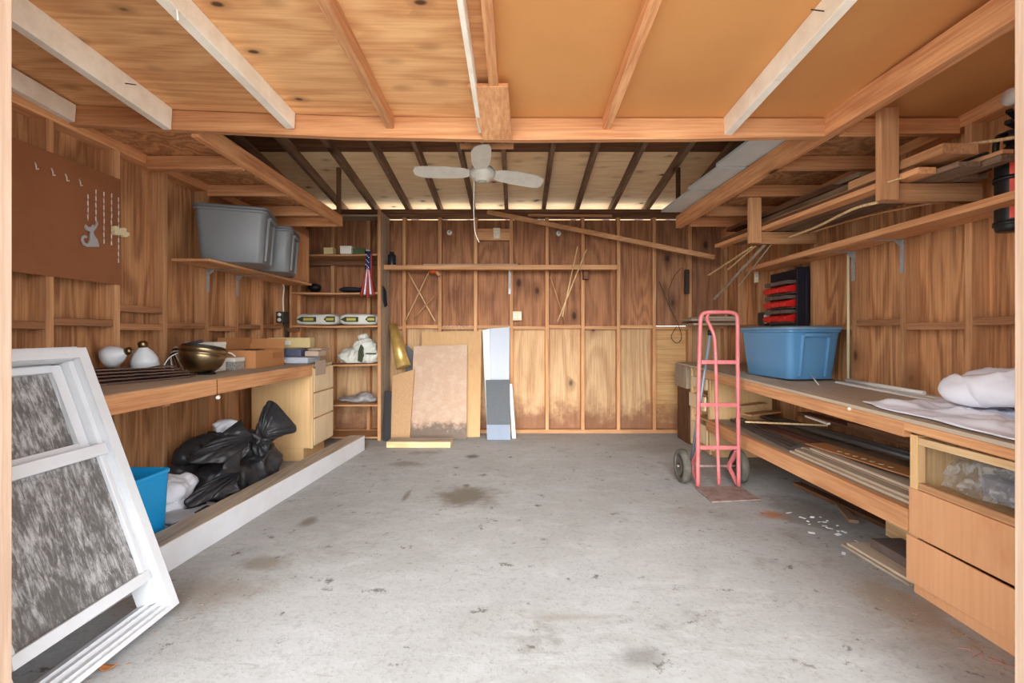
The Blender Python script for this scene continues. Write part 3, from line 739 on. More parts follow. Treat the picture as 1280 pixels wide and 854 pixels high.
MB().tube(spline([(fx - .055, fy - .02, fz - .01), (fx - .058, fy - .02, fz - .2), (fx - .05, fy - .02, fz - .38), (fx - .02, fy - .02, fz - .46)], 5), .0022, 6).build('pull_cord', M['white_plastic'], t)

# ------------------------------------------------------------------ overhead lumber rack on the right
t = thing('lumber_rack', 'hanging wooden lumber rack of posts and arms on the right side', 'rack', (2.0, 2.9, 1.76))
for y, z0, z1, a in ((2.30, 1.762, 2.21, .852), (3.56, 1.80, 2.145, .885)):
    MB().box(1.765, 1.855, y - .055, y - .02, z0, z1).build('post', M['studZ'], t, .003)
    MB().box(1.80, 2.297, y - .019, y + .02, z0 + .002, z0 + .092).build('arm', M['studX'], t, .003)
def bd(name, p0, p1, w, h, mat, label, group=None, up=(0, 0, 1)):
    return one(name, MB().bar(p0, p1, w, h, up), mat, label, 'board', group, .0015)
ZA, ZB = 1.858, 1.896
def rk(x, y0, y1, lay, h, x1=None):
    def z(y): return ZA + (y - 2.30) / 1.26 * (ZB - ZA) + lay + h / 2
    return (x, y0, z(y0)), (x1 if x1 is not None else x, y1, z(y1))
G = 'scrap boards on the right overhead rack'
GL = 'weathered scrap board stacked among others on the right overhead rack'
for x, y0, y1, lay, h, w, mt, x1 in ((1.905, 2.15, 4.35, .002, .03, .085, 'firY', 1.905), (2.005, 2.05, 4.2, .002, .022, .10, 'agedY', 2.005), (2.10, 1.98, 4.1, .002, .03, .06, 'agedY', 2.098),
                                  (2.215, 2.22, 3.9, .002, .02, .10, 'agedY', 2.20), (1.93, 2.2, 4.4, .034, .02, .08, 'darkY', 1.88), (2.025, 2.66, 4.3, .034, .025, .09, 'agedY', 2.0),
                                  (2.10, 1.98, 3.8, .034, .018, .05, 'studY', 2.098), (2.22, 2.2, 3.9, .0335, .025, .08, 'darkY', 2.21), (2.03, 2.66, 4.0, .061, .04, .085, 'studY', 2.0), (2.16, 2.6, 4.2, .062, .025, .09, 'darkY', 2.14),
                                  (2.24, 2.25, 3.7, .062, .02, .05, 'agedY', 2.24), (2.05, 2.6, 3.9, .1035, .035, .12, 'agedY', 2.04), (2.03, 2.9, 4.3, .141, .03, .11, 'darkY', 2.0), (2.08, 2.75, 4.1, .173, .03, .10, 'agedY', 2.06), (2.19, 2.7, 3.8, .09, .03, .06, 'greyY', 2.19)):
    a, b = rk(x, y0, y1, lay, h, x1); bd('board', a, b, w, h, M[mt], GL, G)
a, b = rk(1.955, 2.04, 2.62, .0555, .045); bd('board', a, b, .16, .045, M['studY'], 'thick short brown plank with end showing beside the near rack post')
a, b = rk(2.15, 2.12, 2.58, .06, .032); one('pipe', MB().tube([a, b], .016, 10), plain('blue black pipe', (52, 58, 68), .5), 'blue-black pipe lying on top of the right overhead rack lumber', 'pipe')
m = MB(); m.tube(spline([(1.97, 2.36, 1.985), (2.05, 2.2, 1.992), (2.16, 2.02, 1.965), (2.26, 1.86, 1.95)], 6), .008, 6); one('stick', m, M['bamboo'], 'pale curved stick sticking out toward the fire extinguisher from the rack', 'stick')
m = MB(); m.tube([at(1110, 230 - 2, 2.24), at(1160, 212, 2.24)], .005, 6); one('stick', m, M['bamboo'], 'thin light stick crossing the near arm of the right overhead rack', 'stick')
for i, (p, q, r, lb) in enumerate((((940, 309, 3.6), (886, 344, 4.3), .009, 'pale split stick drooping farthest left below the far rack post'), ((944, 308, 3.57), (910, 337, 3.95), .006, 'short pale stick drooping below the far rack post'),
                           ((956, 306, 3.6), (893, 374, 4.5), .011, 'gray-brown strip hanging steepest and lowest below the far rack post'), ((966, 303, 3.6), (923, 358, 4.25), .005, 'thin brown strip hanging below the far rack post'))):
    m = MB(); m.bar(at(*p), at(*q), r * 2, r * .8); one('stick', m, M['bamboo' if i < 2 else 'greyY'], lb, 'stick')
m = MB(); m.tube(spline([at(1088, 250, 2.33) + Vector((.04, 0, -.012)), at(1065, 262, 2.55), at(1020, 284, 3.0), at(985, 297, 3.4)], 6), .008, 6); one('stick', m, M['bamboo'], 'long bowed pale lath hanging under the right overhead rack', 'stick')
m = MB(); m.tube(spline([at(1170, 253, 2.36), at(1085, 270, 2.7), at(1010, 292, 3.3)], 6), .006, 6); one('stick', m, M['studY'], 'long thin brown lath running under the right overhead rack arms', 'stick')

# white panels resting on the right loft beam
for i, (y0, y1, x0, x1, z0, z1, lb) in enumerate(((2.62, 3.18, 1.40, 2.2, 2.262, 2.262, 'nearest white panel lying across the right loft beam'), (3.22, 3.70, 1.40, 2.2, 2.262, 2.262, 'middle white panel lying across the right loft beam'),
                                         (3.74, 4.38, 1.40, 2.2, 2.262, 2.262, 'farthest white panel lying across the right loft beam'))):
    m = MB(); m.hexa([(x0, y0, z0 + .0), (x1, y0, z0), (x1, y1, z1), (x0 - .03, y1, z1), (x0, y0, z0 + .02), (x1, y0, z0 + .02), (x1, y1, z1 + .02), (x0 - .03, y1, z1 + .02)])
    one('foam_sheet', m, M['zinc'], lb, 'panel', 'white panels on the right loft', .001)

# ------------------------------------------------------------------ back wall fittings and leaning boards
def plate(name, px, py, Y, w, h, mat, label, cat='outlet', holes=2, nrm='y'):
    p = at(px, py, Y); t = thing(name, label, cat, p)
    def bx(m, a0, a1, d0, d1, z0, z1):
        if nrm == 'y': m.box(p.x + a0, p.x + a1, Y + d0, Y + d1, p.z + z0, p.z + z1)
        else:
            s = -1 if p.x > 0 else 1
            xs = sorted((p.x + s * -d0, p.x + s * -d1)); m.box(xs[0], xs[1], Y + a0, Y + a1, p.z + z0, p.z + z1)
        return m
    bx(MB(), -w / 2, w / 2, -.010, 0, -h / 2, h / 2).build('cover_plate', mat, t, .002)
    for k in range(holes):
        x = (k - (holes - 1) / 2) * w * .48 if w >= h * .8 else 0; z = 0 if w >= h * .8 else (k - (holes - 1) / 2) * h * .45
        so = bx(MB(), x - .017, x + .017, -.0135, -.0105, z - .022, z + .022).build('socket', M['white_plastic'], t, .001)
        m = MB()
        for s in (-1, 1): bx(m, x + s * .006 - .0015, x + s * .006 + .0015, -.0142, -.0136, z - .002, z + .010)
        m.build('slot', M['black'], so)
    return t
plate('outlet', 646.5, 395, 5.19, .10, .10, M['cream'], 'cream double outlet on the back wall below the long shelf')
plate('outlet', 621, 292, 5.19, .078, .125, M['cream'], 'tall cream outlet plate on the board above the long shelf')
for px, py, lb in ((562, 291, 'round white disc on the back wall above the gray strips'), (698, 292, 'small white plate on the back wall right of the cream outlet plate')):
    p = at(px, py, 5.282); t = thing('wall_bracket', lb, 'fixture', p)
    MB().lathe([(0, -.028), (.016, -.028), (.03, -.012), (.032, 0), (0, 0)], p, rx(-90), 20).build('cup', M['white_plastic'], t)
    MB().lathe([(0, -.031), (.008, -.031), (.008, -.0285), (0, -.0285)], p, rx(-90), 12).build('screw', M['iron'], t)
m = MB(); m.bar(at(609, 265, 5.14), at(893, 322, 4.9), .03, .05); one('molding', m, M['studX'], 'long wooden strip running diagonally across the back wall above the long shelf', 'wood strip', bevel=.003)
m = MB(); m.bar(at(660, 269, 5.16), at(765, 270, 5.16), .02, .025); one('molding', m, M['studX'], 'short wooden strip lying along the top plate of the back wall', 'wood strip', bevel=.002)
bd('board', (-1.0, 5.03, 1.861), (0.02, 5.03, 1.861), .05, .02, M['greyX'], 'front gray strip lying on the long back shelf')
bd('board', (-.92, 5.1, 1.866), (.05, 5.1, 1.866), .06, .03, M['darkX'], 'rear dark strip lying on the long back shelf')
def stick(p, q, Y0, Y1, r, lb, mat='bamboo', g=None):
    one('stick', MB().tube([at(p[0], p[1], Y0), at(q[0], q[1], Y1)], r, 6), M[mat], lb, 'stick', g)
for p, q, lb in (((697, 402), (733, 312), 'longest thin stick leaning on the back wall at the right end of the long shelf'), ((703, 396), (722, 308), 'steep thin stick beside the longest one at the right end of the long shelf'),
                 ((688, 346), (707, 404), 'dark stick leaning the other way at the right end of the long shelf'), ((506, 403), (537, 338), 'thick pale stick under the left of the long shelf below the orange cap'),
                 ((510, 340), (544, 402), 'brown stick crossing the pale one under the left of the long shelf'), ((517, 398), (546, 367), 'shortest stick low under the left of the long shelf')):
    stick(p, q, (4.9 if 'longest' in lb else 4.925) if q[1] < 320 else (5.188 if 'brown' in lb or 'dark' in lb else 5.166 if 'thick' in lb else 5.145), (4.9 if 'longest' in lb else 4.925) if q[1] < 320 else (5.188 if 'brown' in lb or 'dark' in lb else 5.166 if 'thick' in lb else 5.145), .007, lb, 'bamboo' if 'pale' in lb or 'thin' in lb else 'studZ')
p = at(541, 336, 5.08); t = thing('cap_hook', 'orange-red plastic cap hanging under the left of the long shelf', 'hook', p)
MB().lathe([(0, -.04), (.03, -.035), (.045, -.01), (.045, .02), (.03, .033), (0, .034)], p + Vector((0, 0, -.012)), rx(25), 20).build('cap', plain('faded orange red', (196, 84, 50), .5), t)
MB().tube([p + Vector((.03, 0, -.02)), p + Vector((.075, 0, -.075))], .02, 8).build('grip', M['studZ'], t)
w1 = spline([at(824, 352, 5.17), at(835, 379, 5.17), at(847, 404, 5.17), at(852, 422, 5.17), at(846, 429, 5.17), at(839, 421, 5.17), at(846, 408, 5.17)], 6)
one('wire_loop', MB().tube(w1, .004, 6), M['iron'], 'dark wire hanging in a loop on the back wall near the right corner', 'wire')
w1 = spline([at(838, 388, 5.18), at(836, 365, 5.18), at(843, 345, 5.18), at(852, 335, 5.18)], 5)
one('wire_loop', MB().tube(w1, .003, 6), M['iron'], 'short bent wire high on the back wall near the right corner', 'wire')
m = MB(); m.box(1.885, 1.925, 5.15, 5.198, 1.56, 1.83); one('strap', m, M['iron'], 'dark metal strap on the back wall stud near the right corner', 'strap')

def leaner(name, px4, Y0, Y1, th, mat, label, cat='board', grain=None):
    (a, b, c, d) = px4     # BL BR TR TL pixel outline, feet at depth Y0, head at Y1
    P = [at(*a, Y0), at(*b, Y0), at(*c, Y1), at(*d, Y1)]
    for q in P[:2]: q.z = .002
    n = (P[1] - P[0]).cross(P[2] - P[0]).normalized()
    n = n if n.y > 0 else -n
    m = MB(); m.prism(P, n * th)
    lo = min(v.z for v in m.v)
    m.warp(lambda v: v - Vector((0, 0, lo - .001)))
    return one(name, m, mat, label, cat, None, .001)
leaner('plywood_sheet', ((528, 547), (600, 547), (602, 414), (527, 415)), 5.0, 5.165, .012, wood('tan plywood sheet', (172, 122, 76), (202, 154, 104), 'Z', 8, 0, .14, .3, (150, 104, 66), var=.02, fa=.4), 'tan plywood sheet leaning on the back wall behind the stained pinkish board', 'board')
leaner('fiber_board', ((512, 550), (583, 549), (584, 431), (517, 433)), 4.90, 5.07, .014, M['mould'], 'pinkish board with a moldy gray bottom leaning in front of the plywood', 'board')
leaner('particle_board', ((486, 549), (512, 549), (518, 462), (491, 470)), 4.86, 4.98, .016, M['part_board'], 'narrow tan board leaning below the gold tube', 'board')
leaner('slate_strip', ((506, 546), (516, 546), (517, 440), (507, 430)), 5.05, 5.165, .012, M['panel_dark'], 'dark gray strip peeking out left behind the pinkish board', 'board')
leaner('black_board', ((479, 552), (488, 551), (489, 489), (481, 489)), 4.82, 4.90, .012, M['black'], 'narrow black panel leaning beside the shelving unit', 'panel')
g = MB(); g.tube([at(504.5, 459, 4.93), at(498, 434, 4.98), at(490.5, 406, 5.05)], [.078, .062, .042], 20)
one('foil_tube', g, M['gold'], 'gold foil tube leaning against the back wall left of the boards', 'tube')
pb = leaner('plastic_sheet', ((611, 549), (636, 549), (637, 409), (610, 411)), 5.0, 5.16, .012, M['panel_bluewhite'], 'tall pale blue-white panel leaning on the back wall by the bare studs', 'panel')
leaner('white_strip', ((609, 548), (614, 548), (612, 411), (603, 413)), 4.965, 5.14, .01, M['white_vinyl'], 'narrow white strip tilted at the left edge of the pale blue-white panel', 'strip')
leaner('white_strip', ((640, 549), (645, 548), (640, 480), (636, 480)), 4.93, 5.02, .008, M['white_vinyl'], 'short white strip at the right foot of the gray speckled panel', 'strip')
sp = leaner('speckled_board', ((609, 551), (638, 550), (637, 475), (607, 475)), 4.87, 4.955, .012, M['panel_dark'], 'short dark gray speckled panel leaning in front of the blue-white panel', 'panel')
P = [at(608.8, 551, 4.865), at(638.2, 550, 4.865), at(638, 531, 4.886), at(608.3, 531, 4.886)]
P[0].z = P[1].z = .004
MB().slab(P, -.004).warp(lambda v: v + Vector((0, -.003, 0))).build('lower_band', M['panel_bluegrey'], sp, 0, None, 'blue-gray lower band')
m = MB(); m.box(-1.268, -.64, 4.535, 4.72, .001, .055); o = one('plank', m, M['paleX'], 'short thick plank lying on the floor before the leaning boards', 'plank', bevel=.004)
MB().box(-1.264, -.644, 4.539, 4.716, .055, .058).build('dirty_top', M['greyX'], o, 0, None, 'dirty gray top face')
# boards stacked in the right back corner
for i, (z, x0, x1, y0, y1, mt) in enumerate(((1.206, 1.86, 2.36, 4.86, 5.19, 'greyX'), (1.229, 1.90, 2.34, 4.84, 5.17, 'darkX'), (1.252, 1.84, 2.33, 4.87, 5.18, 'greyX'), (1.275, 1.93, 2.37, 4.85, 5.19, 'greyX'))):
    one('board', MB().box(x0, x1, y0, y1, z, z + .021), M[mt], ('lowest', 'second lowest, darker', 'third from the bottom', 'topmost')[i] + ' gray board of the stack in the right back corner', 'board', 'boards stacked in the right back corner', .001)

# ------------------------------------------------------------------ things on the shelving unit
def carton(name, px0, px1, py0, py1, Y, d, mat, label, z=None, cat='box', lidmat=None, parent=None):
    a = at(px0, py1, Y); b = at(px1, py0, Y); z0 = z if z is not None else a.z; h = b.z - a.z
    t = thing(name, label, cat, ((a.x + b.x) / 2, Y + d / 2, z0))
    MB().box(a.x, b.x, Y, Y + d, z0, z0 + h * .82).build('carton', mat, t, .002)
    MB().box(a.x - .002, b.x + .002, Y - .002, Y + d + .002, z0 + h * .82 + .0005, z0 + h).build('lid', lidmat or mat, t, .002)
    return t
carton('carton', 404.5, 416, 308, 316.5, 4.9, .1, M['beige_box'], 'small yellowish carton on the top shelf of the corner unit', 1.956)
carton('carton', 425, 439, 306.5, 316.5, 4.88, .12, M['white_plastic'], 'white carton on the top shelf of the corner unit', 1.956)
carton('carton', 441, 456, 308.5, 316.5, 4.92, .12, M['green'], 'dark green carton on the top shelf right of the white one', 1.956)
def lump(name, parts, mat, label, cat, vox=.014, amp=.02, sz=.12, parent=None, group=None, amp2=0.0, sz2=.04, floor_z=None):
    m = MB()
    for c, r, R in parts: m.ball(c, r, R)
    o = m.build(name, mat, parent)
    md = o.modifiers.new('remesh', 'REMESH'); md.mode = 'VOXEL'; md.voxel_size = vox; md.use_smooth_shade = True
    for k, (am, s, ty) in enumerate(((amp, sz, 'CLOUDS'), (amp2, sz2, 'VORONOI'))):
        if am:
            tx = bpy.data.textures.new(name + '_folds', ty); tx.noise_scale = s
            if ty == 'CLOUDS': tx.noise_depth = 3
            dm = o.modifiers.new('folds', 'DISPLACE'); dm.texture = tx; dm.strength = am; dm.mid_level = .5; dm.texture_coords = 'LOCAL'
    sm = o.modifiers.new('smooth', 'SMOOTH'); sm.iterations = 1; sm.factor = .4
    if label: tag(o, label, cat, group)
    return o
I3 = Matrix.Identity(3)
def crumple(name, parts, mat, label, cat, vox=.011, folds=((.03, 5.0), (.012, 13.0)), floor=.004):
    o = lump(name, parts, mat, None, None, vox, 0, .1)
    dg = bpy.context.evaluated_depsgraph_get(); dg.update()
    me = bpy.data.meshes.new_from_object(o.evaluated_get(dg)); old = o.data; o.modifiers.clear(); o.data = me; bpy.data.meshes.remove(old)
    if not me.materials: me.materials.append(mat)
    W = o.location.copy(); new = []
    for v in me.vertices:
        p = v.co + W; d = 0
        for amp, fr in folds:
            q = p * fr; w = noise.noise_vector(q * .5) * .9
            n = noise.noise(q + w); d += amp * (.38 - abs(n)) * 1.6
        new.append(v.co + v.normal * d)
    for v, c in zip(me.vertices, new):
        v.co = c
        if v.co.z + W.z < floor: v.co.z = floor - W.z
    for p in me.polygons: p.use_smooth = True
    return tag(o, label, cat)
lump('dark_hat', [((-1.78, 5.02, 1.592), (.14, .1, .03), I3), ((-1.60, 5.0, 1.604), (.07, .08, .04), I3)], M['cloth_dark'], 'flat dark folded cloth on the second shelf of the corner unit', 'cloth', .012, .012, .06)
lump('dark_pouch', [((-2.16, 4.98, 1.612), (.07, .07, .045), I3)], M['black'], 'small black pouch at the left of the second shelf of the corner unit', 'pouch', .012, .02, .05)
def pillow(x0, x1, y0, y1, z0, z1, e=.35, dent=0.0):
    m = MB(); cx, cy, cz = (x0 + x1) / 2, (y0 + y1) / 2, (z0 + z1) / 2
    def sp(c, p): return math.copysign(abs(c) ** p, c)
    nu, nv = 40, 20
    def f(u, v):
        a = 2 * math.pi * u; b = math.pi * (v - .5)
        q = Vector((sp(math.cos(b), e) * sp(math.cos(a), e), sp(math.cos(b), e) * sp(math.sin(a), e), sp(math.sin(b), .6)))
        p = Vector((cx + q.x * (x1 - x0) / 2, cy + q.y * (y1 - y0) / 2, cz + q.z * (z1 - z0) / 2))
        p.z += nz(p.x * 11, p.y * 11) * .012 * (q.z > -.5); p.y += nz(p.x * 14, p.z * 14) * .008
        return p
    return m.grid(f, nu, nv)
def soil_bag(x0, x1, label):
    t = thing('soil_bag', label, 'bag', ((x0 + x1) / 2, 5.0, 1.207), None)
    b = pillow(x0, x1, 4.868, 5.12, 1.207, 1.325); b.build('bag', M['bag_white'], t)
    w = x1 - x0
    def patch(u0, u1, zz0, zz1, mat, nm, tip=0, y=4.862):
        a, c = x0 + w * u0, x0 + w * u1; zc = (zz0 + zz1) / 2
        poly = [(a, y, zc), (a + tip, y, zz0), (c, y, zz0), (c, y, zz1), (a + tip, y, zz1)] if tip else [(a, y, zz0), (c, y, zz0), (c, y, zz1), (a, y, zz1)]
        MB().prism(poly, (0, .006, 0)).build(nm, mat, t)
    patch(.06, .52, 1.24, 1.293, M['bag_green'], 'printed_label', .05)
    patch(.22, .46, 1.253, 1.28, M['bag_yellow'], 'yellow_label', 0, 4.859)
    patch(.70, .97, 1.238, 1.298, M['bag_green'], 'printed_label', .03)
    patch(.76, .94, 1.255, 1.28, M['bag_yellow'], 'yellow_label', 0, 4.859)
soil_bag(-2.325, -1.885, 'left white soil bag with green print on the third shelf of the corner unit')
soil_bag(-1.865, -1.46, 'right white soil bag with green print on the third shelf of the corner unit')
o = crumple('fertilizer_bag', [((-1.62, 5.02, .88), (.15, .11, .10), I3), ((-1.64, 5.01, .96), (.10, .08, .10), ry(-12)), ((-1.65, 5.01, 1.05), (.05, .045, .05), ry(-25)), ((-1.78, 5.02, .86), (.12, .10, .08), ry(10)), ((-1.59, 5.02, .91), (.08, .09, .12), I3)], M['bag_white'],
         'crumpled white bag with green marks on the fourth shelf of the corner unit', 'bag', .009, ((.034, 9.0), (.014, 22.0), (.004, 50.0)), .803)
MB().prism([(-1.665, 4.878, .83), (-1.63, 4.878, .82), (-1.605, 4.878, .88), (-1.615, 4.878, .97), (-1.635, 4.878, 1.0), (-1.66, 4.878, .93)], (0, .04, 0)).build('printed_label', M['bag_green'], o)
MB().prism([(-1.585, 4.885, .90), (-1.485, 4.885, .90), (-1.485, 4.885, .912), (-1.585, 4.885, .912)], (0, .04, 0)).build('printed_label', M['bag_green'], o)
crumple('gray_bag', [((-1.70, 5.0, .41), (.20, .1, .03), I3), ((-1.63, 5.0, .43), (.09, .09, .05), I3)], plain('gray film', (160, 158, 158), .45, 0, .4, .5, (120, 114, 112), 14), 'crumpled gray bag on the lowest shelf of the corner unit', 'bag', .009, ((.02, 9.0), (.008, 24.0)), .374)
# folded flag hanging from the top shelf edge
fxx, fyy = -1.53, 4.80
t = thing('flag', 'small folded red white and blue flag hanging off the top shelf of the corner unit', 'flag', (fxx, fyy, 1.5))
MB().tube([(fxx - .03, fyy + .055, 1.985), (fxx - .02, fyy, 1.985), (fxx + .02, fyy - .005, 1.97)], .006, 8).build('stick', M['white_plastic'], t)
def fold(x0, x1, z0, z1, w0, w1, mat, nm, yy=0):
    m = MB(); secs = []
    for k in range(7):
        u = k / 6; x = x0 + (x1 - x0) * u; w = w0 + (w1 - w0) * u; z = z0 + (z1 - z0) * u
        secs.append([Vector((x - w / 2, fyy + yy + .01, z)), Vector((x, fyy + yy - .014 - .006 * math.sin(u * 5), z)), Vector((x + w / 2, fyy + yy + .01, z)), Vector((x, fyy + yy + .014, z))])
    m.loft(secs); return m.build(nm, mat, t)
for k in range(5):
    fold(fxx - .012 + k * .006, fxx - .075 + k * .032, 1.80, 1.49 + (k % 2) * .02 + abs(k - 2) * .012, .012, .034, M['flag_red'] if k % 2 == 0 else M['cloth_white'], 'stripe', k % 2 * .006)
for k in range(3):
    ff = fold(fxx - .008 + k * .012, fxx - .022 + k * .02, 1.97, 1.78, .02, .03, M['flag_blue'], 'blue_field', -.004 * k)
    m = MB()
    for q in range(3): m.ball((fxx - .012 + k * .014 - q * .002, fyy - .021 - .004 * k, 1.93 - q * .05 - k * .015), .006, sub=1)
    m.build('star', M['cloth_white'], ff)
fold(fxx + .03, fxx + .032, 1.955, 1.72, .012, .02, M['flag_red'], 'stripe')
c = thing('canister', 'small black canister at the left end of the long back shelf', 'canister', (-1.35, 5.05, 1.846))
MB().lathe([(.04, 0), (.042, .01), (.042, .12), (.03, .135), (0, .135)], (-1.35, 5.05, 1.846), None, 24).build('body', plain('blue black canister', (30, 36, 46), .4), c)
m = MB(); m.lathe([(.022, .1355), (.022, .16), (0, .16)], (-1.35, 5.05, 1.846), None, 16); m.build('cap', M['black'], c)
m = MB(); m.prism([(-1.404, 4.88, 1.62), (-1.404, 4.98, 1.58), (-1.404, 5.03, 1.42), (-1.404, 4.95, 1.40), (-1.404, 4.885, 1.47)], (.012, 0, 0)); one('cloth', m, M['cloth_dark'], 'dark rag hanging on the side panel under the long back shelf', 'cloth', bevel=.003)
# ------------------------------------------------------------------ left wall hardboard and its hooks
PX = -2.318
def onwall(px, py, x=PX + .008):
    Y = x * F_PX / (px - VX); return Vector((x, Y, EYE - (py - VY) / F_PX * Y))
hbd = MB(); a = onwall(152, 222); b = onwall(152, 355)
hbd.box(PX + .001, PX + .007, 1.56, 2.715, 1.398, 2.015)
one('hardboard_sheet', hbd, M['peg'], 'brown hardboard sheet nailed on the left wall with hooks and a cat cutout', 'board', bevel=.001)
def cut(name, zp, mat, label, th=.006, cat='ornament'):
    poly = [onwall(x / 2.667, 160 + y / 2.667, PX + .014) for x, y in zp]
    return one(name, MB().prism(poly, (th, 0, 0)), mat, label, cat)
cut('cat_ornament', [(283, 322), (291, 330), (301, 330), (308, 322), (313, 330), (322, 310), (324, 322), (316, 336), (308, 346), (310, 356), (322, 372), (328, 396), (288, 397), (276, 390), (268, 375), (270, 362), (279, 357), (289, 362), (286, 368), (278, 366), (275, 374), (281, 384), (290, 386), (296, 374), (297, 358), (299, 346), (284, 340), (280, 330)], plain('gray cutout', (172, 172, 174), .5), 'gray cat-shaped hook hanging on the left hardboard')
cut('fish_ornament', [(369, 328), (378, 326), (388, 336), (396, 333), (406, 333), (412, 338), (410, 346), (420, 350), (421, 358), (412, 364), (403, 363), (398, 357), (386, 356), (378, 358), (369, 352), (374, 342)], M['cream'], 'cream lumpy ornament hanging on the left hardboard', .02)
words_ = ('first', 'second', 'third', 'fourth', 'fifth')
for i, (px, y0, y1) in enumerate(((110, 243, 276), (120, 237, 278), (130, 240, 304), (139.5, 242, 307), (148.3, 247, 326))):
    m = MB(); k = 0; y = y0
    while y < y1:
        p = onwall(px + random.uniform(-.4, .4), y, PX + .0095); q = onwall(px, y + 5, PX + .0095)
        m.tube([p, q], .0026, 6); y += 8.5
    m.tube([onwall(px, y0, PX + .008), onwall(px, y1, PX + .0076)], .0009, 5)
    one('hook_strand', m, M['white_plastic'], words_[i] + ' strand of small white hooks from the left on the hardboard', 'hooks', 'hook strands on the left hardboard')
for i, (px, py) in enumerate(((44, 207), (65, 215), (82.5, 222), (99.5, 228))):
    p = onwall(px, py, PX + .012); m = MB(); m.tube([p + Vector((-.003, 0, .018)), p + Vector((.004, 0, 0)), p + Vector((.006, 0, -.018)), p + Vector((.016, 0, -.016))], .003, 6)
    one('wire_hook', m, M['white_plastic'], words_[i] + ' single hook from the left in the upper row on the hardboard', 'hook', 'single hooks on the left hardboard')

# ------------------------------------------------------------------ things on the left bench
BZ = .8465
for i in range(5):   # a fanned stack of fan blades
    z = BZ + .002 + i * .0155; a = math.radians(78 - i * 6.0); e = Vector((-2.05 - i * .018, 2.93 - i * .012, z)); d = Vector((math.cos(a), math.sin(a), 0)); n_ = Vector((-d.y, d.x, 0))
    m = MB(); secs = []
    for u, w in ((0, .03), (.015, .05), (.06, .064), (.3, .066), (.55, .058), (.60, .03)):
        q = e - d * u + Vector((0, 0, .0)); secs.append([q - n_ * w, q + n_ * w, q + n_ * w + Vector((0, 0, .006)), q - n_ * w + Vector((0, 0, .006))])
    m.loft(secs, smooth=False)
    one('fan_blade', m, M['brown_blade'], ('lowest', 'second lowest', 'middle', 'second highest', 'topmost')[i] + ' dark brown fan blade in the fanned stack on the left bench', 'fan blade', 'fan blades stacked on the left bench', .001)
# dismantled lamp kit: brass cap, arm and glass shades
def shade(p, R, s, label):
    t = thing('glass_shade', label, 'lamp shade', p)
    MB().lathe([(.022, .125), (.026, .11), (.05, .085), (.068, .045), (.076, .0), (.072, .0), (.064, .045), (.046, .08), (.02, .105)], p, R @ Matrix.Scale(s, 3), 30).build('shade', M['glass_white'], t)
    MB().lathe([(.024, .112), (.026, .145), (.014, .155), (0, .155)], p, R @ Matrix.Scale(s, 3), 20).build('socket', M['brass'], t)
p = at(181.5, 463, 2.74); p.z = BZ + .078
for q in (p,): shade(q, rx(8), .95, 'larger frosted glass lamp shade standing upright on the left bench')
p2 = at(134, 454, 2.62); p2.z = BZ + .13; shade(p2, ry(70) @ rx(-10), .85, 'frosted glass lamp shade lying on its side on the left bench')
p = at(172, 436, 2.98)
t = thing('lamp_kit', 'round brass lamp canopy on a dark base on the left bench near the wall', 'lamp part', (p.x, p.y, BZ))
MB().lathe([(.0, 0), (.05, 0), (.055, .02), (.02, .04), (.018, .10), (0, .10)], (p.x, p.y, BZ), None, 24).build('base', M['black'], t)
MB().lathe([(.0, .101), (.066, .101), (.07, .108), (.07, .148), (.066, .154), (.03, .156), (0, .156)], (p.x, p.y, BZ), None, 30).build('canopy', M['brass'], t)
MB().tube(spline([(p.x - .03, p.y, BZ + .155), (p.x - .07, p.y, BZ + .17), (p.x - .085, p.y, BZ + .21), (p.x - .075, p.y, BZ + .25)], 5), .004, 6).build('wire', M['white_plastic'], t)
MB().tube(spline([(p.x - .05, p.y - .02, BZ + .03), (p.x - .12, p.y - .05, BZ + .05), (p.x - .14, p.y - .05, BZ + .10)], 5), .014, 10).build('arm', M['brass'], t)
p = Vector((-2.075, 3.04, BZ + .012))
R = ry(4) @ rx(-10)
t = thing('motor_bowl', 'antique brass ceiling fan motor bowl on the left bench', 'bowl', (p.x, p.y, BZ))
MB().lathe([(0, .0), (.05, .002), (.09, .022), (.118, .06), (.13, .10), (.132, .118), (.127, .122), (.134, .128), (.138, .142), (.14, .158), (.136, .160), (.13, .142), (.12, .10), (.10, .06), (.06, .03), (0, .025)], p, R, 40).build('bowl', M['brass'], t)
MB().box(p.x + .0, p.x + .09, p.y - .02, p.y + .03, BZ, BZ + .011).build('foot', M['black'], t, .003)
m = MB(); m.lathe([(.03, .165), (.124, .16), (.126, .170), (.12, .176), (0, .176)], p, R, 36); m.build('dark_rim', M['iron'], t)
m = MB(); m.obox(p + Vector((-.02, -.03, .195)), (.11, .035, .02), rz(25) @ ry(-14)); m.build('control_box', M['black'], t, .004)
for k in range(7):
    a = random.uniform(0, 6); m = MB()
    m.tube(spline([p + Vector((-.10, .01 * k - .02, .14)), p + Vector((-.16 - .01 * k, .02 * k - .05, .10 + .01 * k)), p + Vector((-.18, .03 * k - .08, .02)), p + Vector((-.15, .02 * k - .06, .006))], 5), .004, 6)
    m.build('wire', M['black'] if k % 3 else M['white_plastic'], t)
t = thing('carton', 'white carton standing behind the brass bowl on the left bench', 'box', (-2.21, 3.3, BZ))
MB().box(-2.31, -2.10, 3.24, 3.36, BZ, 1.03).build('carton', M['white_plastic'], t, .003)
MB().box(-2.312, -2.098, 3.238, 3.362, 1.0305, 1.055).build('lid', M['white_plastic'], t, .003)
t = thing('carton', 'speckled stone-pattern carton with white lid on the left bench', 'box', (-2.12, 3.42, BZ))
MB().box(-2.24, -2.06, 3.40, 3.52, BZ, .908).build('carton', M['skin_speck'], t, .002)
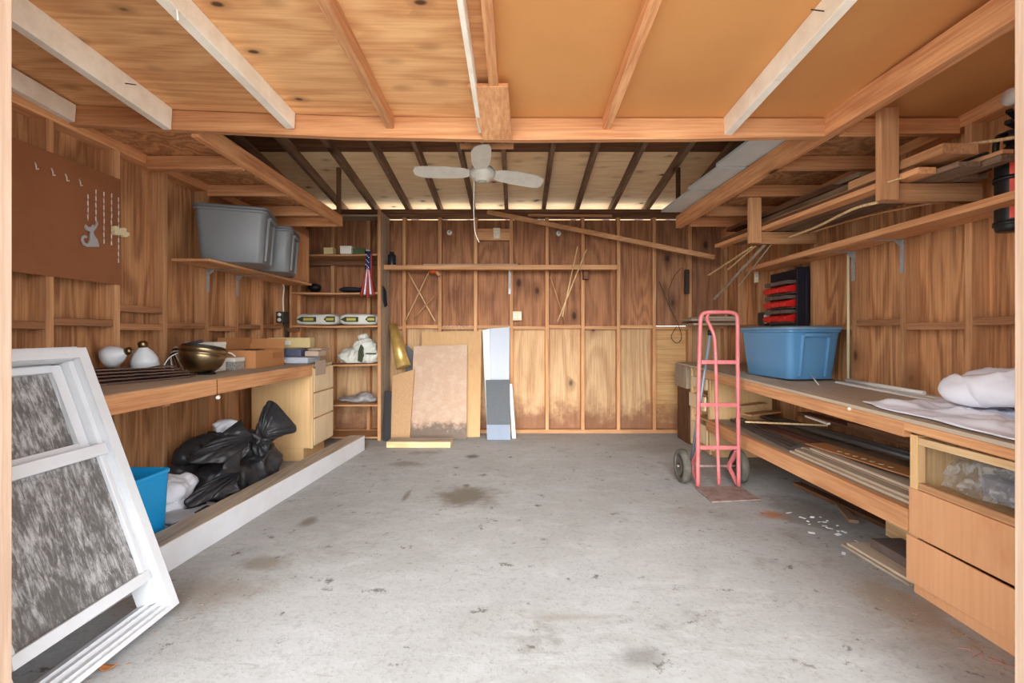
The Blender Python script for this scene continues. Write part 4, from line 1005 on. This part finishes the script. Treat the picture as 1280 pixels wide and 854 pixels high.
MB().box(-2.243, -2.057, 3.397, 3.523, .9085, .937).build('lid', M['white_plastic'], t, .002)
m = MB(); m.tube(spline([(-2.24, 3.46, .945), (-2.18, 3.44, .975), (-2.11, 3.43, .97), (-2.08, 3.44, .945)], 6), .006, 8)
one('cable', m, M['white_plastic'], 'white cable looped over the speckled carton on the left bench', 'cable')
t = thing('cardboard_box', 'open brown cardboard box on the left bench', 'box', (-2.15, 3.78, BZ))
m = MB(); x0, x1, y0, y1, z1 = -2.30, -2.00, 3.565, 4.0, .985
m.box(x0, x1, y0, y1, BZ, BZ + .006); m.box(x0, x1, y0, y0 + .006, BZ + .007, z1); m.box(x0, x1, y1 - .006, y1, BZ + .007, z1); m.box(x0, x0 + .006, y0 + .007, y1 - .007, BZ + .007, z1); m.box(x1 - .006, x1, y0 + .007, y1 - .007, BZ + .007, z1)
m.build('carton', M['cardboard'], t)
MB().slab([(x0, y1, z1 + .001), (x1, y1, z1 + .001), (x1 - .01, y1 + .05, 1.07), (x0, y1 + .05, 1.07)], .005).build('flap', M['cardboard'], t)
MB().slab([(x0 + .002, y0, z1 + .001), (x0 + .002, y1, z1 + .001), (x0 - .012, y1 + .02, 1.08), (x0 - .012, y0 + .03, 1.08)], .005).build('flap', M['cardboard'], t)
MB().slab([(x1, y0 + .25, .91), (x1, y0 + .4, .91), (x1, y0 + .4, .96), (x1, y0 + .25, .96)], .002).build('tape', plain('tape print', (170, 116, 72), .6), t)
lump('black_bag', [((-2.15, 3.78, .95), (.12, .17, .04), I3)], M['black_bag'], 'black plastic lying inside the open cardboard box', 'plastic', .012, .03, .06)
# stacked packages at the far end
def pk(name, x0, x1, y0, y1, z0, z1, mat, label, rot=0, cat='package'):
    c = Vector(((x0 + x1) / 2, (y0 + y1) / 2, (z0 + z1) / 2))
    t = thing(name, label, cat, (c.x, c.y, z0))
    MB().obox(c, (x1 - x0, y1 - y0, z1 - z0 - .006), rz(rot)).build('pack', mat, t, .006)
    MB().obox(c + Vector((0, 0, (z1 - z0) / 2 - .0015)), ((x1 - x0) * .7, (y1 - y0) * .6, .003), rz(rot)).build('sticker', M['paper'], t)
    MB().obox(c + Vector(((x1 - x0) * -.1, -(y1 - y0) / 2 - .0012, 0)), ((x1 - x0) * .3, .002, (z1 - z0) * .4), I3).build('sticker', M['white_plastic'], t) if rot == 0 else None
    return t
pk('package', -2.29, -1.86, 4.14, 4.42, BZ, BZ + .06, M['panel_bluewhite'], 'flat white-blue package at the bottom of the stack on the left bench end')
pk('package', -2.29, -1.93, 4.16, 4.40, BZ + .061, BZ + .135, M['navy_pack'], 'blue-gray wrapped package in the middle of the stack on the left bench end')
o = pk('carton', -2.30, -1.91, 4.30, 4.40, BZ + .136, BZ + .235, M['beige_box'], 'long beige carton on top of the stack on the left bench end', 0, 'box')
pk('booklets', -1.905, -1.782, 4.18, 4.36, BZ + .061, BZ + .115, M['paper'], 'small pile of gray booklets at the right of the stack on the left bench end', 0.001)
pk('booklets', -1.91, -1.785, 4.25, 4.45, BZ + .116, BZ + .135, M['greyX'], 'gray folded papers on top of the booklets on the left bench end', 0.001)
m = MB(); a = at(398, 446, 4.05); m.box(-1.765, -1.762, 4.08, 4.30, .745, .875); one('card', m, M['paper'], 'gray-beige card hanging over the end of the left bench', 'card')
m = MB(); m.tube([(-1.774, 2.753, .84), (-1.772, 2.753, .745)], .0015, 6); o = one('pull_cord', m, M['iron'], 'thin cord with a white bead hanging on the left bench front', 'cord')
MB().ball((-1.768, 2.753, .735), .013, sub=2).build('bead', M['white_plastic'], o)

# ------------------------------------------------------------------ under the left bench
t = thing('tub', 'bright blue open plastic tub on the floor under the left bench', 'tub', (-2.03, 2.15, 0))
lo = [rrect(-2.04, 2.18, z, w, d, .03) for z, w, d in ((.002, .47, .43), (.40, .50, .455), (.40, .51, .465), (.42, .51, .465), (.42, .485, .44), (.03, .455, .41))]
MB().loft(lo, cap=(True, True)).build('tub', M['bright_blue'], t, .003)
FD = ((.062, 4.2), (.022, 10.0), (.006, 30.0))
bag = crumple('trash_bag', [((-1.90, 3.20, .13), (.13, .26, .14), rz(-6)), ((-1.87, 3.34, .17), (.12, .15, .15), I3), ((-1.96, 3.04, .12), (.12, .19, .12), I3), ((-1.92, 2.80, .06), (.05, .15, .05), rz(8)), ((-1.98, 2.94, .12), (.09, .14, .09), I3),
     ((-1.90, 3.30, .32), (.06, .06, .07), I3), ((-1.98, 3.22, .32), (.10, .10, .06), ry(15))],
     M['black_bag'], 'big knotted black trash bag under the left bench by the timber', 'trash bag', .009, FD)
def fan(name, c, outline, nf, amp, bulge, mat, parent=None, nrm=(0.25, -1, .25), n=72, m_=18, th=.006):
    c = Vector(c); O = spline(outline, 12); nn = Vector(nrm).normalized(); k = len(O) - 1
    def f(u, v):
        q = v * k; i = min(int(q), k - 1); p = O[i].lerp(O[i + 1], q - i)
        ph = 2 * math.pi * nf * v + 3 * nz(v * 5, u * .7, nf)
        return c.lerp(p, .03 + .97 * u) + nn * (amp * (u ** .7) * (abs(math.sin(ph)) - .5) * 2 + bulge * math.sin(math.pi * min(u, 1)) + .006 * nz(p.x * 30 * u, p.z * 30 * u, v * 9))
    mb = MB(); mb.grid(f, m_, n)
    return mb.build(name, mat, parent, 0, None, None, th)
K = at(327, 546, 3.33)
fan('gathered_top', K, [at(319, 540, 3.35), at(326, 520, 3.40), at(334, 503, 3.46), at(343, 503, 3.46), at(354, 514, 3.47), at(371, 537, 3.50), at(352, 545, 3.44), at(338, 553, 3.36)], 3.5, .016, .05, M['black_bag'], bag)
fan('gathered_top', K + Vector((.0, -.05, 0)), [at(338, 548, 3.27), at(336, 562, 3.24), at(326, 571, 3.2), at(312, 562, 3.2), at(300, 556, 3.18), at(296, 548, 3.2), at(312, 540, 3.26)], 4, .018, .04, M['black_bag'], bag)
MB().tube(spline([K + Vector((-.03, -.09, .02)), K + Vector((0, -.11, .035)), K + Vector((.035, -.09, .0)), K + Vector((.01, -.10, -.03)), K + Vector((-.03, -.09, .02))], 6), .018, 8).build('knot', M['black_bag'], bag)
b2 = crumple('trash_bag', [((-2.16, 3.20, .34), (.07, .20, .05), rx(12) @ ry(25)), ((-2.2, 3.2, .2), (.07, .2, .17), I3)], M['black_bag'], 'flattened black plastic bag against the wall behind the knotted trash bag', 'trash bag', .009, FD)
fan('flap', at(316, 545, 3.15), [at(302, 525, 3.2), at(286, 536, 3.1), at(262, 554, 2.98), at(236, 572, 2.88), at(240, 579, 2.86), at(268, 579, 2.9), at(296, 577, 2.95), at(312, 562, 3.0)], 2.5, .015, .045, M['black_bag'], b2)
fan('flap', at(300, 590, 2.95), [at(305, 560, 3.0), at(285, 575, 2.86), at(270, 596, 2.76), at(243, 615, 2.68), at(231, 628, 2.64), at(240, 634, 2.64), at(270, 622, 2.72), at(300, 614, 2.82)], 2.5, .014, .05, M['black_bag'], bag)
crumple('white_cloth', [((-2.04, 2.72, .20), (.12, .14, .05), rx(10)), ((-2.06, 2.68, .11), (.12, .12, .10), I3)], M['cloth_white'], 'crumpled white cloth between the blue tub and the trash bags', 'cloth', .011, ((.035, 8.0), (.016, 19.0)))
crumple('white_cloth', [((-2.08, 3.34, .46), (.08, .06, .05), ry(-25)), ((-2.16, 3.42, .3), (.06, .05, .18), I3)], M['cloth_white'], 'small white cloth peeking out above the black bags against the wall', 'cloth', .009, ((.03, 9.0), (.012, 22.0)))
t = thing('folded_cloth', 'gray striped folded cloth on the floor between blue tub and timber', 'cloth', (-1.86, 2.6, 0))
for k in range(3):
    z = .004 + k * .03; x0 = -2.0 + k * .012
    MB().grid(lambda u, v: (x0 + .20 * u, 2.50 + .34 * v - .06 * u, z + .026 + nz(u * 3, v * 3, k) * .008 + .02 * (1 - v)), 12, 12).build('layer', M['cloth_grey'], t, 0, None, None, .022)
MB().grid(lambda u, v: (-1.80 + .02 * u, 2.40 + .30 * v, .112 + nz(u + .8, v * 3, 2) * .006), 2, 12).build('stripe', M['cloth_dark'], t, 0, None, None, .004)

# ------------------------------------------------------------------ on the right bench
m = MB()
def sheet(u, v):
    x = 1.70 + .56 * u + .05 * nz(v * 3, u * 2, 5); y = 1.36 + .98 * v + .08 * nz(u * 3, v * 2, 9)
    if v > .6: x = x + (v - .6) * .12 * (1 - u)
    e = min(u, 1 - u, v, 1 - v)
    f = abs(nz(u * 4.2 + v * 1.5, v * 2.2, 1, 3)); f2 = abs(nz(u * 2 - v * 3, v * 5, 3))
    hgt = .006 + .055 * max(0, .45 - f) * min(1, e * 9) + .04 * max(0, .4 - f2) * min(1, e * 7)
    return (min(x, 2.285), y, zr(y) + .004 + hgt)
m.grid(sheet, 60, 80)
one('white_sheet', m, M['cloth_white'], 'spread white sheet draped over the near end of the right bench', 'sheet', None, 0, .006)
crumple('white_sheet', [((2.08, 1.90, .885), (.17, .20, .075), rz(12)), ((2.14, 1.80, .915), (.12, .16, .07), rz(-10)), ((2.02, 2.0, .865), (.13, .12, .055), I3), ((2.15, 2.02, .875), (.11, .12, .06), I3), ((2.08, 1.66, .885), (.15, .16, .075), I3)],
     M['cloth_white'], 'bundled white sheet heaped on the spread sheet at the right bench wall', 'sheet', .01, ((.045, 6.0), (.016, 13.0), (.004, 30.0)), .80)
for i, (x0, y0, x1, y1, w, h, lb) in enumerate(((2.17, 3.12, 2.16, 2.35, .05, .012, 'front white strip lying on the right bench behind the white sheet'), (2.225, 3.02, 2.23, 2.45, .05, .014, 'rear white strip lying on the right bench along the wall'))):
    a = Vector((x0, y0, zr(y0) + h / 2 + .002)); b = Vector((x1, y1, zr(y1) + h / 2 + .002)); one('plastic_strip', MB().bar(a, b, w, h), M['white_plastic'], lb, 'strip', None, .003)
m = MB(); m.tube([(2.197, 3.08, zr(3.08) + .026), (2.20, 2.5, zr(2.5) + .028)], .0115, 10); one('pipe', m, M['white_plastic'], 'white plastic pipe lying on the two white strips on the right bench', 'pipe')
p = at(1032, 482, 3.2); m = MB(); m.tube([(1.97, 3.02, zr(3.02) + .003), (2.0, 3.14, zr(3.14) + .05)], .003, 6); one('stick', m, M['white_plastic'], 'thin white stick propped against the slate blue tote', 'stick')

# ------------------------------------------------------------------ lumber on the right lower shelf
S0 = .352
def lay(name, x0, y0, x1, y1, z, w, h, mat, label, cat='board', group=None, bev=.001):
    return one(name, MB().bar((x0, y0, z + h / 2), (x1, y1, z + h / 2), w, h), mat, label, cat, group, bev)
PG = 'gray planks along the front of the right lower shelf'
PL = 'gray weathered plank in the low stack along the front of the right lower shelf'
for i, (x, y0, y1, z, w) in enumerate(((1.785, 2.04, 2.98, S0, .07), (1.865, 2.05, 3.05, S0, .075), (1.95, 2.04, 3.0, S0, .08), (1.80, 2.04, 2.96, S0 + .0145, .06), (1.872, 2.05, 3.0, S0 + .0145, .07), (1.95, 2.05, 2.94, S0 + .0145, .07), (1.875, 2.06, 2.93, S0 + .029, .055))):
    lay('plank', x, y0, x + .008, y1, z, w, .0135, M['bench_top'], PL, 'plank', PG)
m = MB(); m.bar((2.03, 2.22, S0 + .052), (1.935, 3.0, S0 + .052), .14, .006); o = one('perforated_board', m, M['cardboard'], 'brown board with a row of pale dots on the right lower shelf', 'board')
m = MB()
for k in range(7):
    u = .1 + k * .07; q = Vector((2.03, 2.22, S0 + .0555)).lerp(Vector((1.935, 3.0, S0 + .0555)), u + .2); m.lathe([(0, .0), (.014, .0), (.014, .0012), (0, .0012)], q + Vector((-.02, 0, 0)), None, 12)
m.build('dot', M['cream'], o)
one('drain_pipe', MB().tube([(2.175, 2.44, S0 + .08), (2.075, 3.92, S0 + .065)], .019, 14), M['black_pipe'], 'front black-brown pipe of the long pair on the right lower shelf', 'pipe')
one('drain_pipe', MB().tube([(2.215, 2.42, S0 + .09), (2.118, 3.95, S0 + .07)], .019, 14), M['black_pipe'], 'rear black-brown pipe of the long pair on the right lower shelf', 'pipe')
m = MB(); m.bar((2.04, 2.9, S0 + .030), (2.0, 3.85, S0 + .02), .035, .03); one('trim', m, plain('dark red brown trim', (84, 50, 42), .5), 'dark red-brown trim beside the black pipes on the right lower shelf', 'trim', None, .002)
for k in range(3): lay('trim', 1.80 + k * .035, 3.02 + .015 * k, 1.885 + k * .038, 4.05, S0 + .001, .03, .022 + .004 * k, M['black_pipe'], ('front', 'middle', 'rear')[k] + ' black trim strip of three at the far front of the right lower shelf', 'trim', 'black trim strips on the right lower shelf', .002)
lay('plank', 1.985, 2.96, 1.97, 3.95, S0 + .002, .085, .012, plain('pinkish brown board', (164, 122, 100), .7, 0, .2, .4, (130, 96, 78), 8), 'pinkish brown board between the black trim and the pipes')
lay('plank', 2.20, 2.6, 2.16, 3.7, S0 + .001, .18, .012, M['greyY'], 'wide gray board lying under the rear of the black pipes')
lay('plank', 2.13, 2.04, 2.13, 2.58, S0 + .001, .2, .016, M['bench_top'], 'brown board at the near back of the right lower shelf')
lay('plank', 2.22, 2.1, 2.2, 3.0, S0 + .16, .12, .03, M['darkY'], 'dark thick board stacked at the back of the right lower shelf')
lay('plank', 2.23, 2.1, 2.23, 3.6, S0 + .128, .10, .028, M['darkY'], 'dark board at the very back of the right lower shelf')
a = at(880 + 390 / 3.05, 380 + 428 / 3.05, 3.2); b = at(880 + 475 / 3.05, 380 + 457 / 3.05, 2.9)
one('stick', MB().bar(a, b, .02, .012), M['white_plastic'], 'short white strip lying over the boards behind the black pipes', 'strip')
one('stick', MB().bar((1.79, 3.62, S0 + .075), (2.22, 3.30, S0 + .11), .012, .012), M['bamboo'], 'pale thin stick lying across the boards at the far half of the right lower shelf', 'stick')
lay('plank', 1.86, 3.75, 2.2, 3.92, S0 + .10, .09, .014, M['studX'], 'tan board angled on top at the far end of the right lower shelf')
lay('plank', 1.83, 3.90, 2.18, 4.08, S0 + .145, .08, .012, M['paleX'], 'pale board angled at the farthest end of the right lower shelf')
# under the shelf
lay('plank', 1.86, 2.04, 1.84, 2.44, .002, .27, .012, M['greyY'], 'lower gray plywood scrap on the floor beside the right cabinet')
lay('plank', 1.87, 2.03, 1.85, 2.42, .0145, .26, .012, M['bench_top'], 'upper tan plywood scrap on the floor beside the right cabinet')
one('block', MB().box(1.80, 1.96, 2.05, 2.36, .0275, .075), plain('brown gray block', (112, 96, 90), .8, 0, .2, .4, (84, 70, 64), 20, .2), 'dark brown block on the plywood scraps beside the right cabinet', 'block', None, .004)
one('block', MB().box(1.99, 2.03, 2.04, 2.5, .0275, .12), M['paleY'], 'pale timber offcut on edge behind the dark block under the right shelf', 'block', None, .003)
lay('plank', 1.98, 2.72, 2.08, 2.98, .002, .05, .02, M['agedY'], 'small tan offcut on the floor under the right shelf')
lay('plank', 2.14, 2.6, 2.06, 3.4, .002, .07, .025, M['darkY'], 'long dark offcut on the floor under the right shelf')
m = MB()
for k in range(20):
    x = random.gauss(1.78, .07); y = random.gauss(2.66, .13); s = random.uniform(.006, .018); a = random.uniform(0, 180)
    m.obox((x, y, .004 + random.random() * .012), (s * 2, s, .002), rz(a) @ rx(random.uniform(-25, 25)))
one('paint_chips', m, M['cloth_white'], 'scatter of white paint flakes on the floor under the right shelf', 'debris', None, 0, 0, 'stuff')
m = MB()
for k in range(120):
    if k < 85: y = random.uniform(1.5, 2.35); x = 1.66 + abs(random.gauss(0, .05)) * (-1 if y < 2.0 else 1); 
    else: y = random.uniform(1.45, 2.0); x = random.uniform(-1.5, -1.25)
    s = random.uniform(.002, .006); m.obox((x, y, .002), (s * random.uniform(1, 4), s, .002), rz(random.uniform(0, 180)))
one('floor_litter', m, plain('wood crumbs', (158, 134, 110), .9), 'fine brown wood crumbs scattered along the edges of the floor', 'debris', None, 0, 0, 'stuff')
for i, (px, py, lb) in enumerate(((76, 846, 'brown dry leaf on the floor inside the leaning window bottom'), (134, 838, 'brown dry leaf on the floor in front of the leaning window'))):
    Y = EYE * F_PX / (py - VY); X = (px - VX) / F_PX * Y
    m = MB(); m.grid(lambda u, v: (X + (u - .5) * .07, Y + (v - .5) * .03 * math.sin(math.pi * min(max(u, .05), .95)), .006 + .016 * (u - .5) ** 2 * 4 + .01 * (v - .5) ** 2), 8, 4); one('dry_leaf', m, plain('dry leaf', (178, 116, 66), .7), lb, 'leaf', None, 0, .001)
m = MB(); pts = []
for k in range(26): pts.append((1.56 + .004 * k + .022 * math.sin(k * .9), 1.62 - .003 * k + .018 * math.cos(k * .7), .003 + .001 * (k % 3)))
one('string', MB().tube(spline(pts, 4), .0011, 5), plain('pinkish red string', (200, 146, 138), .7), 'tangled pinkish red string on the floor by the right cabinet', 'string')
# in the cabinet's open bay
m = MB(); m.obox((1.99, 1.62, .548), (.34, .42, .09), ry(-12)); o = one('gray_case', m, plain('gray lilac case', (128, 128, 140), .6, 0, .3, .4, (104, 104, 116), 40), 'gray case inside the open bay of the right cabinet', 'case', None, .02)
def flm(u, v): 
    y = 1.32 + .60 * u; z = .486 + .15 * v * (.55 + .45 * math.sin(math.pi * (1 - u * .8)))
    return (1.755 + .07 * v * v + .03 * nz(u * 3, v * 2.5, 4) + .012 * abs(nz(u * 9, v * 5, 2)), y, z + .008 * nz(u * 6, v * 3))
m = MB(); m.grid(flm, 50, 24); one('plastic_film', m, M['film'], 'clear crumpled plastic film in the open bay of the right cabinet', 'plastic film')

# ------------------------------------------------------------------ right wall fittings
t = thing('bin_rack', 'black rack with rows of red bins on the right wall behind the tote', 'rack', (2.29, 3.86, 1.18))
MB().box(2.27, 2.296, 3.63, 4.14, 1.17, 1.64).build('back_panel', M['navy'], t, .003)
MB().box(2.20, 2.269, 3.63, 3.645, 1.17, 1.64).build('side_panel', M['navy'], t, .002)
for z in (1.215, 1.335, 1.455): MB().box(2.235, 2.269, 3.76, 4.135, z - .012, z - .002).build('rail', M['bin_grey'], t)
proto = None
for r, z in enumerate((1.455, 1.335, 1.215)):
    for k in range(3):
        y = 3.80 + k * .118
        lb = 'small red bin in the ' + ('upper', 'middle', 'lower')[r] + ' row of the black rack'
        if proto is None:
            proto = thing('storage_bin', lb, 'bin', (2.235, y, z), 'red bins on the black wall rack')
            m = MB(); m.loft([[Vector((2.235 + a, y + b, z + c)) for a, b, c in ((-.05, -.05, 0), (.03, -.05, 0), (.03, .05, 0), (-.05, .05, 0))],
                              [Vector((2.235 + a, y + b, z + c)) for a, b, c in ((-.065, -.053, .03), (.03, -.053, .03), (.03, .053, .03), (-.065, .053, .03))],
                              [Vector((2.235 + a, y + b, z + c)) for a, b, c in ((-.05, -.053, .045), (.03, -.053, .065), (.03, .053, .065), (-.05, .053, .045))]], smooth=False)
            m.build('bin', M['red'], proto, .004)
            MB().box(2.235 - .045, 2.235 + .03, y - .05, y + .05, z + .066, z + .095).build('back_lip', M['bin_grey'], proto, .002)
        else: dup(proto, None, (2.235, y, z), None, lb)
cx = 2.292
one('conduit', MB().tube([(cx, 3.20, .80), (cx, 3.20, 1.66)], .009, 10), M['cream'], 'thin pale conduit running up a stud on the right wall', 'conduit')
t = thing('outlet_box', 'gray metal outlet box on the right wall beside the black rack', 'outlet box', (2.26, 4.02, 1.24))
MB().box(2.24, 2.297, 4.19, 4.30, 1.19, 1.31).build('box', M['iron'], t, .004)
for k in range(4):
    MB().lathe([(0, -.006), (.016, -.006), (.016, 0), (0, 0)], (2.252 + (k % 2) * .032 - .0, 4.189, 1.222 + (k // 2) * .052), rx(-90), 14).build('socket', M['white_plastic'], t)
plate('outlet', 945, 346, 4.375, .04, .11, M['cream'], 'narrow cream switch plate on a right wall stud above the gray outlet box', 'switch', 1)
t = thing('outlet_box', 'dark outlet box with cord on the left wall near the corner shelves', 'outlet box', (-2.27, 4.52, 1.28))
MB().box(-2.318, -2.25, 4.48, 4.60, 1.22, 1.33).build('box', M['iron'], t, .004)
MB().tube(spline([(-2.28, 4.55, 1.33), (-2.285, 4.55, 1.45), (-2.28, 4.56, 1.56), (-2.29, 4.56, 1.6)], 5), .007, 8).build('cord', M['white_plastic'], t)
MB().tube(spline([(-2.27, 4.54, 1.22), (-2.25, 4.55, 1.1), (-2.28, 4.56, .98), (-2.24, 4.56, .86)], 5), .012, 8).build('cord', M['black'], t)
for k in range(2): MB().lathe([(0, -.006), (.018, -.006), (.018, 0), (0, 0)], (-2.284, 4.4785, 1.25 + k * .05), rx(-90), 14).build('socket', M['white_plastic'], t)
# fire extinguisher
ex, ey = 2.235, 2.09
t = thing('fire_extinguisher', 'fire extinguisher with orange-red label on the right wall by the doorway', 'fire extinguisher', (ex, ey, 1.575))
MB().lathe([(0, 0), (.052, 0), (.058, .012), (.058, .32), (.045, .36), (.022, .385), (.02, .40), (0, .40)], (ex, ey, 1.575), None, 32).build('cylinder', M['black'], t)
m = MB()
m.grid(lambda u, v: (ex + .0592 * math.cos(math.radians(215 + 100 * u)), ey + .0592 * math.sin(math.radians(215 + 100 * u)), 1.625 + .25 * v), 16, 1); m.build('label_sheet', M['red_label'], t)
for z in (1.60, 1.80): MB().lathe([(.0595, 0), (.064, 0), (.064, .018), (.0595, .018), (.0595, 0)], (ex, ey, z), None, 32).build('band', M['black'], t)
MB().lathe([(0, .401), (.028, .401), (.03, .42), (.03, .45), (0, .45)], (ex, ey, 1.575), None, 20).build('valve', M['iron'], t)
m = MB(); m.bar((ex + .02, ey - .02, 2.03), (ex - .075, ey - .05, 2.045), .024, .02); m.build('lower_handle', M['black'], t, .004)
m = MB(); m.bar((ex + .02, ey - .02, 2.062), (ex - .07, ey - .05, 2.095), .024, .016); m.build('upper_handle', M['black'], t, .004)
MB().tube(spline([(ex - .03, ey, 2.01), (ex - .075, ey - .01, 1.99), (ex - .085, ey - .01, 1.93), (ex - .07, ey - .01, 1.86)], 6), .012, 10).build('hose', M['black'], t)
MB().tube(spline([(ex - .02, ey - .04, 2.05), (ex - .03, ey - .06, 2.07), (ex, ey - .06, 2.075)], 5), .004, 6).build('pin', M['red'], t)
p = (2.27, 2.1, 2.19); t = thing('lamp_holder', 'small white fixture on the right wall above the fire extinguisher', 'fixture', p)
MB().lathe([(.0, 0), (.035, 0), (.04, .02), (.022, .05), (.02, .07), (0, .07)], (2.228, 2.1, 2.185), ry(90), 20).build('cup', M['white_plastic'], t)
MB().box(2.298, 2.304, 2.06, 2.14, 2.15, 2.22).build('base_plate', M['white_plastic'], t, .002)
# white cord hanging at the front of the ceiling
m = MB(); m.tube(spline([at(217, -30, 1.62), at(219, -8, 1.62), at(221, 12, 1.6), at(223, 26, 1.6)], 5), .004, 6); one('cord', m, M['white_plastic'], 'short white cord dangling from a white joist at the upper left', 'cord')
